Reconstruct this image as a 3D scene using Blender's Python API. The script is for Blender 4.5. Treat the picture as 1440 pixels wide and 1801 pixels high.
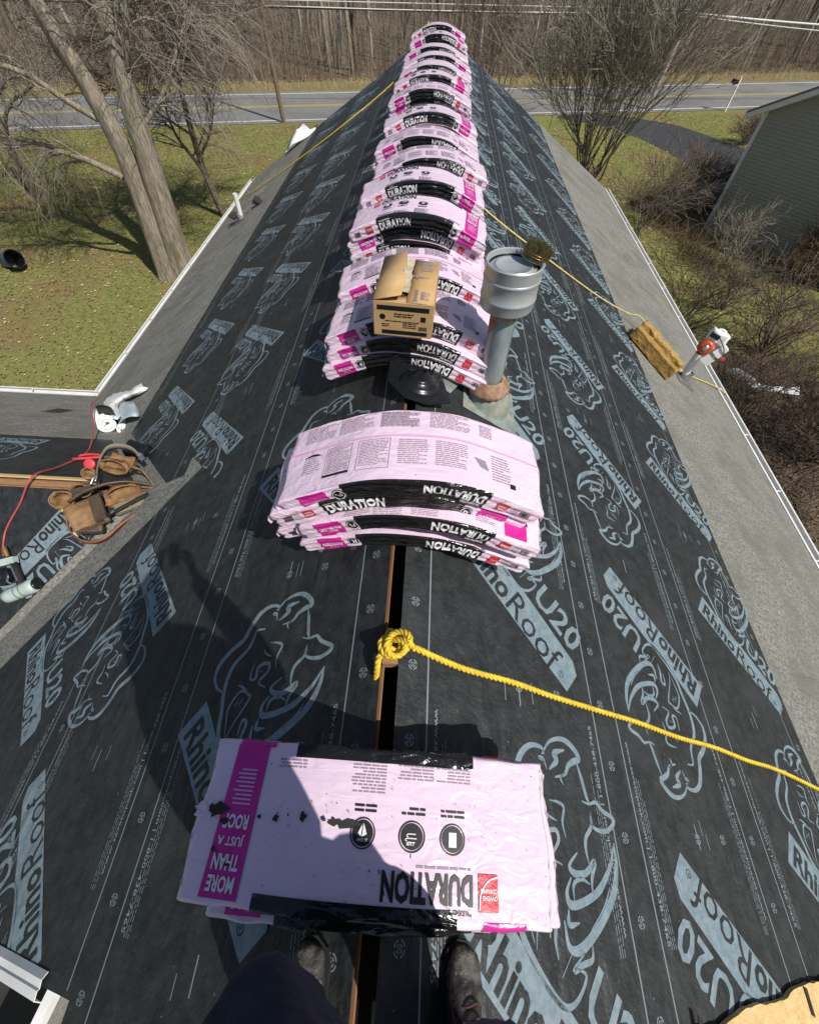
import bpy, bmesh, math, random
import numpy as np
from mathutils import Vector, Matrix
from mathutils.geometry import tessellate_polygon
random.seed(7); RNG = np.random.default_rng(11)
R_ = math.radians
for o in list(bpy.data.objects): bpy.data.objects.remove(o)
scene = bpy.context.scene
COL = scene.collection

# ------------------------------------------------------------------ camera
CAMLOC = Vector((0.065, 0.0, 1.70))
PITCH, YAW, ROLL = R_(55.55), R_(1.52), R_(-1.85)
fw = Vector((-math.sin(YAW)*math.cos(PITCH), math.cos(YAW)*math.cos(PITCH), -math.sin(PITCH)))
rt = Vector((math.cos(YAW), math.sin(YAW), 0)); dn = fw.cross(rt)
rt2 = rt*math.cos(ROLL)+dn*math.sin(ROLL); dn2 = -rt*math.sin(ROLL)+dn*math.cos(ROLL)
cd = bpy.data.cameras.new('camera'); cd.sensor_fit = 'HORIZONTAL'; cd.sensor_width = 36
cd.lens = 728.7/1440*36; cd.clip_start = 0.02; cd.clip_end = 1500
cam = bpy.data.objects.new('camera', cd); COL.objects.link(cam)
up, back = -dn2, -fw
cam.matrix_world = Matrix(((rt2.x, up.x, back.x, CAMLOC.x), (rt2.y, up.y, back.y, CAMLOC.y), (rt2.z, up.z, back.z, CAMLOC.z), (0, 0, 0, 1)))
scene.camera = cam

# ------------------------------------------------------------------ sky and sun
SUN_EL = R_(50.0)
SH = Vector((-0.775, 0.632)).normalized()        # direction shadows fall in plan
world = bpy.data.worlds.new('World'); scene.world = world; world.use_nodes = True
wn = world.node_tree; bg = wn.nodes['Background']
sky = wn.nodes.new('ShaderNodeTexSky'); sky.sky_type = 'NISHITA'; sky.sun_disc = False
sky.sun_elevation = SUN_EL
sky.sun_rotation = math.atan2(-SH.x, -SH.y)
wn.links.new(sky.outputs['Color'], bg.inputs['Color']); bg.inputs['Strength'].default_value = 0.076
sd = bpy.data.lights.new('sun', 'SUN'); sd.energy = 4.7; sd.angle = R_(0.53); sd.color = (1.0, 0.955, 0.88)
sun = bpy.data.objects.new('sun', sd); COL.objects.link(sun)
sdir = Vector((SH.x*math.cos(SUN_EL), SH.y*math.cos(SUN_EL), -math.sin(SUN_EL)))
sun.rotation_euler = sdir.to_track_quat('-Z', 'Y').to_euler(); sun.location = (6, -6, 12)
vs = scene.view_settings; vs.view_transform = 'Standard'; vs.look = 'None'; vs.gamma = 1; vs.exposure = 0.0; vs.use_curve_mapping = False
scene.render.engine = 'CYCLES'
scene.cycles.max_bounces = 6; scene.cycles.diffuse_bounces = 3; scene.cycles.glossy_bounces = 2; scene.cycles.transmission_bounces = 2; scene.cycles.volume_bounces = 0
scene.render.resolution_x = 818; scene.render.resolution_y = 1024

# ------------------------------------------------------------------ materials
MATS = {}
def mat(name, c, rough=0.6, c2=None, scale=20.0, detail=4, mix=(0.35, 0.65), bump=0.0, bscale=None, metal=0.0,
        stretch=(1, 1, 1), specks=None, spec=0.5, coat=0.0, wave=None, trans=0.0, sub=None, big=None, world=False, crease=None):
    """principled material with noise colour variation, optional specks (colour, scale, threshold), noise bump"""
    m = bpy.data.materials.new(name); m.use_nodes = True; MATS[name] = m
    nt = m.node_tree; N = nt.nodes; L = nt.links; b = N['Principled BSDF']
    b.inputs['Roughness'].default_value = rough; b.inputs['Metallic'].default_value = metal
    b.inputs['Specular IOR Level'].default_value = spec; b.inputs['Coat Weight'].default_value = coat
    tc = N.new('ShaderNodeTexCoord'); mp = N.new('ShaderNodeMapping'); mp.inputs['Scale'].default_value = stretch
    L.new(N.new('ShaderNodeNewGeometry').outputs['Position'] if world else tc.outputs['Object'], mp.inputs['Vector'])
    def noise(sc, det, rough_=0.6):
        n = N.new('ShaderNodeTexNoise'); n.inputs['Scale'].default_value = sc; n.inputs['Detail'].default_value = det
        n.inputs['Roughness'].default_value = rough_; L.new(mp.outputs['Vector'], n.inputs['Vector']); return n
    def ramp(src, lo, hi):
        r = N.new('ShaderNodeMapRange'); r.inputs['From Min'].default_value = lo; r.inputs['From Max'].default_value = hi
        L.new(src, r.inputs['Value']); return r.outputs['Result']
    def mixc(f, a, b_):
        x = N.new('ShaderNodeMix'); x.data_type = 'RGBA'
        if f is not None: L.new(f, x.inputs['Factor'])
        for sock, v in ((x.inputs['A'], a), (x.inputs['B'], b_)):
            if isinstance(v, tuple): sock.default_value = (*v, 1)
            else: L.new(v, sock)
        return x.outputs['Result']
    col = tuple(c)
    if c2 is not None:
        n = noise(scale, detail); col = mixc(ramp(n.outputs['Fac'], *mix), tuple(c), tuple(c2))
    if big is not None:                       # (colour, scale, lo, hi)
        n = noise(big[1], 3); col = mixc(ramp(n.outputs['Fac'], big[2], big[3]), col, tuple(big[0]))
    if specks is not None:
        n = noise(specks[1], 2, 0.7); col = mixc(ramp(n.outputs['Fac'], specks[2], specks[2]+0.03), col, tuple(specks[0]))
    if isinstance(col, tuple): b.inputs['Base Color'].default_value = (*col, 1)
    else: L.new(col, b.inputs['Base Color'])
    if bump:
        n = noise(bscale or scale*2, 3); bm = N.new('ShaderNodeBump'); bm.inputs['Strength'].default_value = bump
        bm.inputs['Distance'].default_value = 0.02; L.new(n.outputs['Fac'], bm.inputs['Height'])
        L.new(bm.outputs['Normal'], b.inputs['Normal'])
    if crease is not None:                    # (stretch, rotation, scale, strength, distance): long folds
        mp2 = N.new('ShaderNodeMapping'); mp2.inputs['Scale'].default_value = crease[0]; mp2.inputs['Rotation'].default_value = crease[1]
        L.new(mp.outputs['Vector'], mp2.inputs['Vector']); n = N.new('ShaderNodeTexNoise'); n.inputs['Scale'].default_value = crease[2]; n.inputs['Detail'].default_value = 2
        n.inputs['Distortion'].default_value = .6; L.new(mp2.outputs['Vector'], n.inputs['Vector'])
        b2 = N.new('ShaderNodeBump'); b2.inputs['Strength'].default_value = crease[3]; b2.inputs['Distance'].default_value = crease[4]; L.new(n.outputs['Fac'], b2.inputs['Height'])
        if bump: L.new(bm.outputs['Normal'], b2.inputs['Normal'])
        L.new(b2.outputs['Normal'], b.inputs['Normal'])
    return m
FOLD = ((1, .35, 1), (0, 0, .5), 7, .5, .05)
mat('underlay', (0.0125, 0.0152, 0.0168), 0.55, (0.0285, 0.0325, 0.0345), 14, detail=6, big=((0.035, 0.0385, 0.040), 2.3, .52, .74), bump=0.3, bscale=45, specks=((0.13, 0.13, 0.125), 55, 0.72), spec=0.35, world=True, crease=FOLD)
mat('underlay_print', (0.142, 0.194, 0.228), 0.6, (0.212, 0.272, 0.305), 30, big=((0.115, 0.150, 0.172), 7, .60, .78), bump=0.15, bscale=60, spec=0.35, world=True, crease=FOLD)
mat('line_print', (0.20, 0.245, 0.265), 0.6, spec=0.3)
mat('leak_barrier', (0.140, 0.137, 0.122), 0.9, (0.300, 0.294, 0.264), 40, detail=7, mix=(.38, .62), big=((0.175, 0.168, 0.145), 1.7, 0.46, 0.66), bump=0.5, bscale=110, spec=0.2, world=True, crease=((1, 2.6, 1), (0, 0, .35), 5, .38, .05))
mat('plywood', (0.24, 0.105, 0.042), 0.8, (0.34, 0.17, 0.07), 14, stretch=(1, 0.1, 1))
mat('gap_shade', (0.02, 0.017, 0.014), 0.9)  # near-black colour standing for shade in the slot and gaps
mat('white_metal', (0.80, 0.80, 0.79), 0.4, (0.68, 0.68, 0.66), 4, bump=0.03)
mat('wall_paint', (0.62, 0.62, 0.58), 0.7, (0.56, 0.56, 0.53), 6)
mat('gutter_dirt', (0.10, 0.075, 0.05), 0.95, (0.22, 0.17, 0.11), 40)
mat('pink_film', (0.80, 0.625, 0.76), 0.22, (0.75, 0.575, 0.71), 7, bump=0.06, bscale=30, specks=((0.09, 0.05, 0.08), 46, 0.715), spec=0.5, crease=((5, 16, 34), (.2, .25, .5), 1.6, .55, .012))
mat('pink_film_side', (0.80, 0.59, 0.745), 0.3, bump=0.6, bscale=30)
mat('black_film', (0.010, 0.010, 0.011), 0.2, bump=0.12, bscale=40, specks=((0.12, 0.12, 0.12), 150, 0.71), spec=0.6, crease=((5, 16, 34), (.2, .25, .5), 1.8, .8, .016))
mat('magenta_film', (0.60, 0.022, 0.30), 0.32, (0.53, 0.018, 0.26), 12, crease=((5, 16, 34), (.2, .25, .5), 1.6, .55, .012))
mat('red_ink', (0.58, 0.022, 0.045), 0.38, bump=0.15, bscale=25)
mat('white_ink', (0.78, 0.75, 0.78), 0.4, specks=((0.05, 0.05, 0.05), 120, 0.70))
mat('black_ink', (0.012, 0.012, 0.014), 0.4)
mat('grey_ink', (0.30, 0.235, 0.29), 0.5)
mat('pale_ink', (0.75, 0.40, 0.62), 0.5)
mat('cardboard', (0.46, 0.29, 0.125), 0.85, (0.53, 0.35, 0.165), 7, bump=0.12, bscale=60, stretch=(1, 1, 3))
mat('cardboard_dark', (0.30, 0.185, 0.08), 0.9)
mat('tape', (0.48, 0.40, 0.26), 0.18, (0.60, 0.55, 0.42), 30, bump=0.3, bscale=40)
mat('galvanised', (0.36, 0.41, 0.43), 0.5, (0.22, 0.28, 0.31), 14, metal=0.35, stretch=(1, 1, .3), big=((0.42, 0.37, 0.25), 5, 0.48, 0.64), specks=((.24, .12, .055), 8, .60), bump=0.1)
mat('rusty', (0.24, 0.12, 0.07), 0.75, (0.40, 0.27, 0.19), 16, metal=0.2, bump=0.2)
mat('cap_metal', (0.50, 0.53, 0.54), 0.38, (0.44, 0.47, 0.48), 10, metal=0.45)
mat('old_flashing', (0.32, 0.36, 0.33), 0.6, (0.20, 0.23, 0.21), 9, metal=0.3, big=((0.45, 0.42, 0.33), 6, 0.5, 0.7), bump=0.15)
mat('nail_steel', (0.13, 0.13, 0.06), 0.3, (0.26, 0.24, 0.10), 40, metal=0.7)
mat('copper_wire', (0.55, 0.24, 0.14), 0.3, metal=0.9)
mat('black_plastic', (0.010, 0.011, 0.013), 0.28, bump=0.05, bscale=20)
mat('rope_yellow', (0.76, 0.57, 0.035), 0.45, (0.62, 0.42, 0.03), 25, big=((.48, .34, .08), 9, .58, .75), bump=0.2, bscale=250)
mat('rope_pale', (0.72, 0.60, 0.22), 0.5, (0.62, 0.48, 0.14), 30)
mat('raw_wood', (0.58, 0.38, 0.15), 0.75, (0.72, 0.52, 0.25), 10, stretch=(0.4, 3, 3), bump=0.3, bscale=30, specks=((0.2, 0.1, 0.04), 16, 0.70))
mat('brown_wood', (0.26, 0.13, 0.06), 0.8, (0.36, 0.20, 0.10), 12, stretch=(1, 6, 6), bump=0.3)
mat('foam', (0.40, 0.25, 0.065), 0.95, (0.25, 0.14, 0.035), 11, bump=0.7, bscale=35, specks=((0.06, 0.045, 0.03), 14, 0.66))
mat('foam_torn', (0.52, 0.36, 0.12), 0.95, (0.30, 0.18, 0.05), 28, bump=0.9, bscale=50)
mat('pvc', (0.78, 0.77, 0.74), 0.35, (0.70, 0.68, 0.63), 5)
mat('boot_grey', (0.12, 0.12, 0.115), 0.6, (0.17, 0.17, 0.16), 12)
mat('blower_white', (0.82, 0.81, 0.79), 0.32)
mat('blower_orange', (0.62, 0.09, 0.02), 0.35, (0.50, 0.06, 0.02), 14)
mat('hose_red', (0.42, 0.075, 0.065), 0.4, (.30, .05, .045), 20)
mat('red_grip', (0.62, 0.06, 0.07), 0.4)
mat('leather', (0.30, 0.175, 0.078), 0.65, (0.15, 0.078, 0.032), 11, bump=0.3, bscale=40)
mat('leather_red', (0.25, 0.095, 0.045), 0.45, (0.17, 0.06, 0.03), 9, bump=0.2)
mat('leather_dark', (0.055, 0.038, 0.028), 0.5, (0.09, 0.06, 0.04), 12, bump=0.2)
mat('webbing', (0.17, 0.145, 0.10), 0.85, (0.23, 0.20, 0.14), 80)
mat('steel', (0.55, 0.56, 0.56), 0.3, metal=0.9)
mat('brass', (0.55, 0.40, 0.14), 0.35, metal=0.8)
mat('gun_green', (0.42, 0.55, 0.50), 0.35, (0.50, 0.60, 0.56), 14, specks=((0.08, 0.08, 0.07), 40, 0.66), metal=0.2)
mat('white_sheet', (0.86, 0.88, 0.87), 0.4, (0.80, 0.83, 0.83), 4, bump=0.12, bscale=8)
mat('blue_sheet', (0.42, 0.52, 0.58), 0.3, (0.50, 0.60, 0.66), 5)
mat('granule_black', (0.028, 0.026, 0.020), 0.85, bump=0.2, bscale=200)
mat('shingle_grey', (0.15, 0.145, 0.13), 0.95, (0.22, 0.21, 0.19), 90, bump=0.4, bscale=200)
mat('shingle_light', (0.20, 0.195, 0.18), 0.95, (0.27, 0.26, 0.235), 90, bump=0.4, bscale=200)
mat('lawn', (0.142, 0.160, 0.040), 0.95, (0.24, 0.24, 0.085), 7, detail=7, big=((0.215, 0.16, 0.075), 0.35, 0.47, 0.64), bump=0.9, bscale=26, specks=((0.26, 0.20, 0.11), 11, 0.64), spec=0.1)
mat('litter', (0.195, 0.150, 0.105), 0.95, (0.115, 0.088, 0.062), 2.2, detail=10, big=((0.17, 0.15, 0.08), 0.1, 0.48, 0.7), bump=0.9, bscale=8, specks=((0.30, 0.22, 0.14), 8, 0.62), spec=0.1)
mat('verge', (0.25, 0.20, 0.10), 0.95, (0.17, 0.15, 0.06), 3, detail=9, bump=0.8, bscale=12, spec=0.1)
mat('road', (0.175, 0.172, 0.165), 0.9, (0.215, 0.21, 0.20), 3, detail=8, big=((0.15, 0.147, 0.14), 0.3, 0.45, 0.65), bump=0.2, bscale=60)
mat('road_white', (0.72, 0.72, 0.70), 0.7, (0.60, 0.60, 0.58), 6)
mat('road_yellow', (0.55, 0.40, 0.06), 0.7, (0.48, 0.35, 0.07), 6)
mat('driveway', (0.032, 0.034, 0.037), 0.85, (0.045, 0.047, 0.05), 6, bump=0.2, bscale=60)
mat('bark', (0.20, 0.165, 0.125), 0.95, (0.10, 0.08, 0.058), 5, stretch=(5, 5, 0.8), bump=1.0, bscale=7, spec=0.1)
mat('bark_pale', (0.36, 0.315, 0.25), 0.95, (0.16, 0.135, 0.10), 7, stretch=(3, 3, 0.45), bump=1.0, bscale=9, big=((0.15, 0.15, 0.07), 1.1, 0.58, 0.72), spec=0.1)
mat('twig', (0.20, 0.165, 0.135), 0.95, (0.12, 0.097, 0.078), 3, spec=0.1)
mat('twig_pale', (0.31, 0.275, 0.225), 0.95, (0.22, 0.19, 0.155), 3, spec=0.1)
mat('twig_dark', (0.115, 0.088, 0.068), 0.95, (0.075, 0.055, 0.045), 3, spec=0.1)
mat('twig_rust', (0.22, 0.155, 0.10), 0.95, (0.15, 0.095, 0.05), 3, spec=0.1)
mat('birch', (0.50, 0.47, 0.42), 0.9, (0.30, 0.27, 0.23), 3, stretch=(2, 2, 0.7))
mat('leaf_dry', (0.30, 0.215, 0.12), 0.9, (0.17, 0.11, 0.06), 2, spec=0.15)
mat('leaf_pale', (0.56, 0.48, 0.30), 0.9, (0.27, 0.20, 0.10), 2, spec=0.15)
mat('grass_blade', (0.150, 0.172, 0.044), 0.85, (0.265, 0.25, 0.105), .7, spec=0.15)
mat('evergreen', (0.035, 0.06, 0.022), 0.9, (0.06, 0.085, 0.035), 3)
mat('siding', (0.335, 0.325, 0.25), 0.6, (0.36, 0.35, 0.275), 1.5, bump=0.04, bscale=14)
mat('stone', (0.36, 0.34, 0.31), 0.9, (0.26, 0.245, 0.22), 6, bump=0.4)
mat('pole_wood', (0.20, 0.145, 0.10), 0.9, (0.13, 0.095, 0.07), 6, stretch=(4, 4, 0.4))
mat('wire', (0.70, 0.70, 0.68), 0.5)
mat('pole_pale', (0.62, 0.58, 0.51), 0.9, (0.33, 0.29, 0.24), 6, stretch=(4, 4, 0.4))
mat('wire_dark', (0.03, 0.03, 0.03), 0.6)
mat('bin_blue', (0.03, 0.09, 0.30), 0.4)
mat('denim', (0.006, 0.011, 0.030), 0.85, (0.012, 0.019, 0.045), 12, bump=0.3, bscale=90, big=((0.03, 0.04, 0.065), 9, 0.64, 0.76), crease=((3, 9, 2), (0, .3, .4), 2, .6, .04))
mat('jacket', (0.02, 0.022, 0.028), 0.8, (0.03, 0.032, 0.04), 10, bump=0.3, bscale=40)
mat('boot_leather', (0.022, 0.020, 0.018), 0.42, (0.15, 0.145, 0.13), 11, mix=(0.5, 0.72), bump=0.45, bscale=30)
mat('lace', (0.06, 0.018, 0.018), 0.8)
mat('rubber', (0.012, 0.012, 0.012), 0.8)
mat('skin', (0.50, 0.30, 0.22), 0.5, (0.44, 0.25, 0.18), 8)
mat('hair', (0.05, 0.033, 0.02), 0.6)
mat('eye', (0.7, 0.7, 0.68), 0.2)
mat('phone', (0.02, 0.02, 0.022), 0.15)

# ------------------------------------------------------------------ helpers
def tag(o, label=None, cat=None, group=None, kind=None):
    if label: o['label'] = label
    if cat: o['category'] = cat
    if group: o['group'] = group
    if kind: o['kind'] = kind
    return o
def empty(name, loc=(0, 0, 0), rot=None, label=None, cat=None, group=None):
    o = bpy.data.objects.new(name, None); COL.objects.link(o); o.empty_display_size = 0.1
    o.location = loc
    if rot is not None: o.rotation_euler = rot
    return tag(o, label, cat, group)
def wmat(o):                                        # world matrix without a depsgraph update
    m = o.matrix_basis.copy()
    if o.parent: m = wmat(o.parent) @ o.matrix_parent_inverse @ m
    return m
def link(name, me, parent=None, world=False, mw=None):
    """world=True: the mesh is in world coordinates although it is parented"""
    o = bpy.data.objects.new(name, me); COL.objects.link(o)
    if mw is not None: o.matrix_basis = mw
    if parent:
        o.parent = parent
        if world: o.matrix_parent_inverse = wmat(parent).inverted()
    return o
class MB:
    def __init__(s): s.v = []; s.f = []
    def add(s, vs, fs, M=None):
        n = len(s.v)
        s.v += [tuple(M @ Vector(p)) for p in vs] if M is not None else [tuple(p) for p in vs]
        s.f += [tuple(i+n for i in f) for f in fs]; return s
    def box(s, c, size, M=None, taper=1.0):
        x, y, z = (d/2 for d in size); t = taper
        vs = [(-x, -y, -z), (x, -y, -z), (x, y, -z), (-x, y, -z), (-x*t, -y*t, z), (x*t, -y*t, z), (x*t, y*t, z), (-x*t, y*t, z)]
        fs = [(3, 2, 1, 0), (4, 5, 6, 7), (0, 1, 5, 4), (1, 2, 6, 5), (2, 3, 7, 6), (3, 0, 4, 7)]
        T = Matrix.Translation(c); T = T @ M if M is not None else T
        return s.add(vs, fs, T)
    def tube(s, pts, rad, n=8, caps=True, closed=False):
        pts = [Vector(p) for p in pts]; m = len(pts)
        rad = list(rad) if hasattr(rad, '__len__') else [rad]*m
        vs = []; prev = None
        for i, p in enumerate(pts):
            a = pts[i-1] if i > 0 else (pts[-1] if closed else p); b = pts[i+1] if i < m-1 else (pts[0] if closed else p)
            t = (b-a); t = t.normalized() if t.length > 1e-9 else Vector((0, 0, 1))
            if prev is None:
                u = t.cross(Vector((0, 0, 1)));
                if u.length < 1e-3: u = t.cross(Vector((1, 0, 0)))
            else: u = prev-t*prev.dot(t)
            if u.length < 1e-6: u = t.orthogonal()
            u.normalize(); w = t.cross(u); prev = u
            for k in range(n):
                a_ = 2*math.pi*k/n; vs.append(p+(u*math.cos(a_)+w*math.sin(a_))*rad[i])
        fs = []
        for i in range(m-1 if not closed else m):
            j = (i+1) % m
            for k in range(n): fs.append((i*n+k, i*n+(k+1) % n, j*n+(k+1) % n, j*n+k))
        if caps and not closed:
            fs.append(tuple(range(n-1, -1, -1))); fs.append(tuple(range((m-1)*n, m*n)))
        return s.add(vs, fs)
    def lathe(s, prof, n=24, M=None, cap=False, wob=None):
        vs = []; fs = []
        for i, (r, z) in enumerate(prof):
            for k in range(n):
                a = 2*math.pi*k/n; rr = r*(1+(wob(i, k) if wob else 0)); vs.append((rr*math.cos(a), rr*math.sin(a), z))
        for i in range(len(prof)-1):
            for k in range(n): fs.append((i*n+k, i*n+(k+1) % n, (i+1)*n+(k+1) % n, (i+1)*n+k))
        if cap: fs.append(tuple(range(n-1, -1, -1))); fs.append(tuple(range((len(prof)-1)*n, len(prof)*n)))
        return s.add(vs, fs, M)
    def prism(s, poly, h, M=None):                   # polygon in xy extruded along z by h
        n = len(poly); vs = [(x, y, 0) for x, y in poly]+[(x, y, h) for x, y in poly]
        fs = [tuple(range(n-1, -1, -1)), tuple(range(n, 2*n))]+[(i, (i+1) % n, n+(i+1) % n, n+i) for i in range(n)]
        return s.add(vs, fs, M)
    def mesh(s, m, smooth=False, name='mesh'):
        me = bpy.data.meshes.new(name); me.from_pydata(s.v, [], s.f)
        for mm in (m if isinstance(m, (list, tuple)) else [m]): me.materials.append(MATS[mm])
        if smooth: me.polygons.foreach_set('use_smooth', [True]*len(me.polygons))
        me.update(); return me
    def build(s, name, m, parent=None, smooth=False, world=False, angle=None, mw=None):
        me = s.mesh(m, smooth or angle is not None, name)
        if angle is not None: me.set_sharp_from_angle(angle=R_(angle))
        return link(name, me, parent, world, mw)
def crom(pts, k=6):                                   # Catmull-Rom through points
    P = [np.array(p, float) for p in pts]
    if len(P) < 3: return [tuple(p) for p in P]
    P = [2*P[0]-P[1]]+P+[2*P[-1]-P[-2]]; out = []
    for i in range(1, len(P)-2):
        for j in range(k):
            t = j/k; a, b, c, d = P[i-1], P[i], P[i+1], P[i+2]
            out.append(tuple(0.5*(2*b+(c-a)*t+(2*a-5*b+4*c-d)*t*t+(3*b-a-3*c+d)*t**3)))
    out.append(tuple(P[-2])); return out
def rotz(a): return Matrix.Rotation(a, 4, 'Z')
def frame(o, x, y, z): return Matrix(((x[0], y[0], z[0], o[0]), (x[1], y[1], z[1], o[1]), (x[2], y[2], z[2], o[2]), (0, 0, 0, 1)))

# ---- flat print, drawn in 2D and then laid on a surface
_TX = {}
def glyphs(txt, bold=0.0):
    key = (txt, bold)
    if key in _TX: return _TX[key]
    cu = bpy.data.curves.new('t', 'FONT'); cu.body = txt; cu.size = 1; cu.offset = bold; cu.resolution_u = 2
    ob = bpy.data.objects.new('t', cu); COL.objects.link(ob)
    dg = bpy.context.evaluated_depsgraph_get(); me = ob.evaluated_get(dg).to_mesh()
    v = np.array([p.co[:2] for p in me.vertices]); me.calc_loop_triangles(); t = [tuple(x.vertices) for x in me.loop_triangles]
    ob.evaluated_get(dg).to_mesh_clear(); bpy.data.objects.remove(ob); bpy.data.curves.remove(cu)
    v -= v.min(0); v /= v.max(0); _TX[key] = (v, t); return _TX[key]
for s_, b_ in (('DURATION', .04), ('RhinoRoof', .012), ('Rhino', .03), ('Roof', .0), ('U20', .02), ('MORE', .03), ('THAN', .03), ('JUST A', .02), ('ROOF', .03),
            ('www.savetopeak.com | 1-800-438-7465', .012), ('OWENS', .02), ('CORNING', .02), ('TRUDEFINITION', .012), ('PROTECTION', .02), ('R', 0), ('130', .02), ('25 YEAR', .02)): glyphs(s_, b_)
class P2:
    def __init__(s): s.v = []; s.t = []
    def _add(s, v, t): n = len(s.v); s.v += [tuple(map(float, p)) for p in v]; s.t += [tuple(i+n for i in q) for q in t]
    def poly(s, p):
        tr = tessellate_polygon([[Vector((x, y, 0)) for x, y in p]]); s._add(p, tr)
    def rect(s, x0, y0, x1, y1): s._add([(x0, y0), (x1, y0), (x1, y1), (x0, y1)], [(0, 1, 2), (0, 2, 3)])
    def stroke(s, pts, w, k=5, taper=True):
        p = [np.array(q) for q in crom(pts, k)]; n = len(p); v = []; f = []
        for i in range(n):
            t = p[min(i+1, n-1)]-p[max(i-1, 0)]; t = t/(np.linalg.norm(t)+1e-9); m = np.array([-t[1], t[0]])
            u = i/(n-1); ww = w/2*((0.28+0.72*min(1, 3.2*min(u, 1-u))) if taper else 1)
            v += [p[i]+m*ww, p[i]-m*ww]
        for i in range(n-1): f += [(2*i, 2*i+1, 2*i+3), (2*i, 2*i+3, 2*i+2)]
        s._add(v, f)
    def grect(s, x0, y0, x1, y1, dx=.014, dy=.006):       # rectangle as a grid, to bend round a corner
        nx, ny = max(1, round((x1-x0)/dx)), max(1, round((y1-y0)/dy)); v = [(x0+(x1-x0)*i/nx, y0+(y1-y0)*j/ny) for j in range(ny+1) for i in range(nx+1)]; f = []
        for j in range(ny):
            for i in range(nx): a = j*(nx+1)+i; f += [(a, a+1, a+nx+2), (a, a+nx+2, a+nx+1)]
        s._add(v, f)
    def ring(s, cx, cy, r0, r1, n=14, a0=0, a1=2*math.pi):
        v = []; f = []
        for i in range(n+1):
            a = a0+(a1-a0)*i/n; v += [(cx+r0*math.cos(a), cy+r0*math.sin(a)), (cx+r1*math.cos(a), cy+r1*math.sin(a))]
        for i in range(n): f += [(2*i, 2*i+1, 2*i+3), (2*i, 2*i+3, 2*i+2)]
        s._add(v, f)
    def disc(s, cx, cy, r, n=18): s._add([(cx, cy)]+[(cx+r*math.cos(2*math.pi*i/n), cy+r*math.sin(2*math.pi*i/n)) for i in range(n)], [(0, 1+i, 1+(i+1) % n) for i in range(n)])
    def text(s, txt, x0, y0, w, h, bold=0.0, rot=0):
        v, t = glyphs(txt, bold); v = v*np.array([w, h])
        if rot: c, q = math.cos(rot), math.sin(rot); v = np.stack([v[:, 0]*c-v[:, 1]*q, v[:, 0]*q+v[:, 1]*c], 1)
        s._add(v+np.array([x0, y0]), t)
    def greek(s, x0, y0, x1, y1, lh=0.009, fill=0.5, rnd=random):      # lines of unreadably small print
        y = y1
        while y-lh*fill > y0:
            x = x0; xe = x1-(x1-x0)*rnd.choice((0, 0, 0.05, 0.3))
            while x < xe-0.004:
                w = min(rnd.uniform(0.008, 0.035), xe-x); s.rect(x, y-lh*fill, x+w, y); x += w+0.004
            y -= lh
    def xf(s, f): s.v = [f(*p) for p in s.v]; return s
    def fine(s, mx):                                  # split long edges so the print can follow a bent surface
        V = list(s.v); out = []; mid = {}
        def m_(a, b):
            k = (min(a, b), max(a, b))
            if k not in mid: mid[k] = len(V); V.append(((V[a][0]+V[b][0])/2, (V[a][1]+V[b][1])/2))
            return mid[k]
        st = list(s.t)
        while st:
            a, b, c = st.pop(); d = lambda i, j: math.hypot(V[i][0]-V[j][0], V[i][1]-V[j][1])
            l = [(d(a, b), a, b, c), (d(b, c), b, c, a), (d(c, a), c, a, b)]; q = max(l)
            if q[0] > mx: m0 = m_(q[1], q[2]); st += [(q[1], m0, q[3]), (m0, q[2], q[3])]
            else: out.append((a, b, c))
        s.v = V; s.t = out; return s
    def flat(s, m, z=0.0, name='print'):
        me = bpy.data.meshes.new(name); me.from_pydata([(x, y, z) for x, y in s.v], [], s.t); me.materials.append(MATS[m]); return me
    def on(s, S, m, name='print', smooth=True):
        a = np.array(s.v); co = S(a[:, 0], a[:, 1]); me = bpy.data.meshes.new(name); me.from_pydata(co.tolist(), [], s.t); me.materials.append(MATS[m])
        if smooth: me.polygons.foreach_set('use_smooth', [True]*len(me.polygons))
        return me
def clip2(poly, a, b, c):                             # keep a*x+b*y+c >= 0
    out = []
    for i in range(len(poly)):
        p, q = poly[i], poly[(i+1) % len(poly)]; dp, dq = a*p[0]+b*p[1]+c, a*q[0]+b*q[1]+c
        if dp >= 0: out.append(p)
        if dp*dq < 0: t = dp/(dp-dq); out.append((p[0]+(q[0]-p[0])*t, p[1]+(q[1]-p[1])*t))
    return out
BAN= [(0.959,-0.066),(0.003,-0.102),(-0.002,0.098),(0.149,0.093),(0.283,0.085),(0.386,0.088),(0.477,0.106),(0.901,0.104),(0.96,0.062)]
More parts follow.
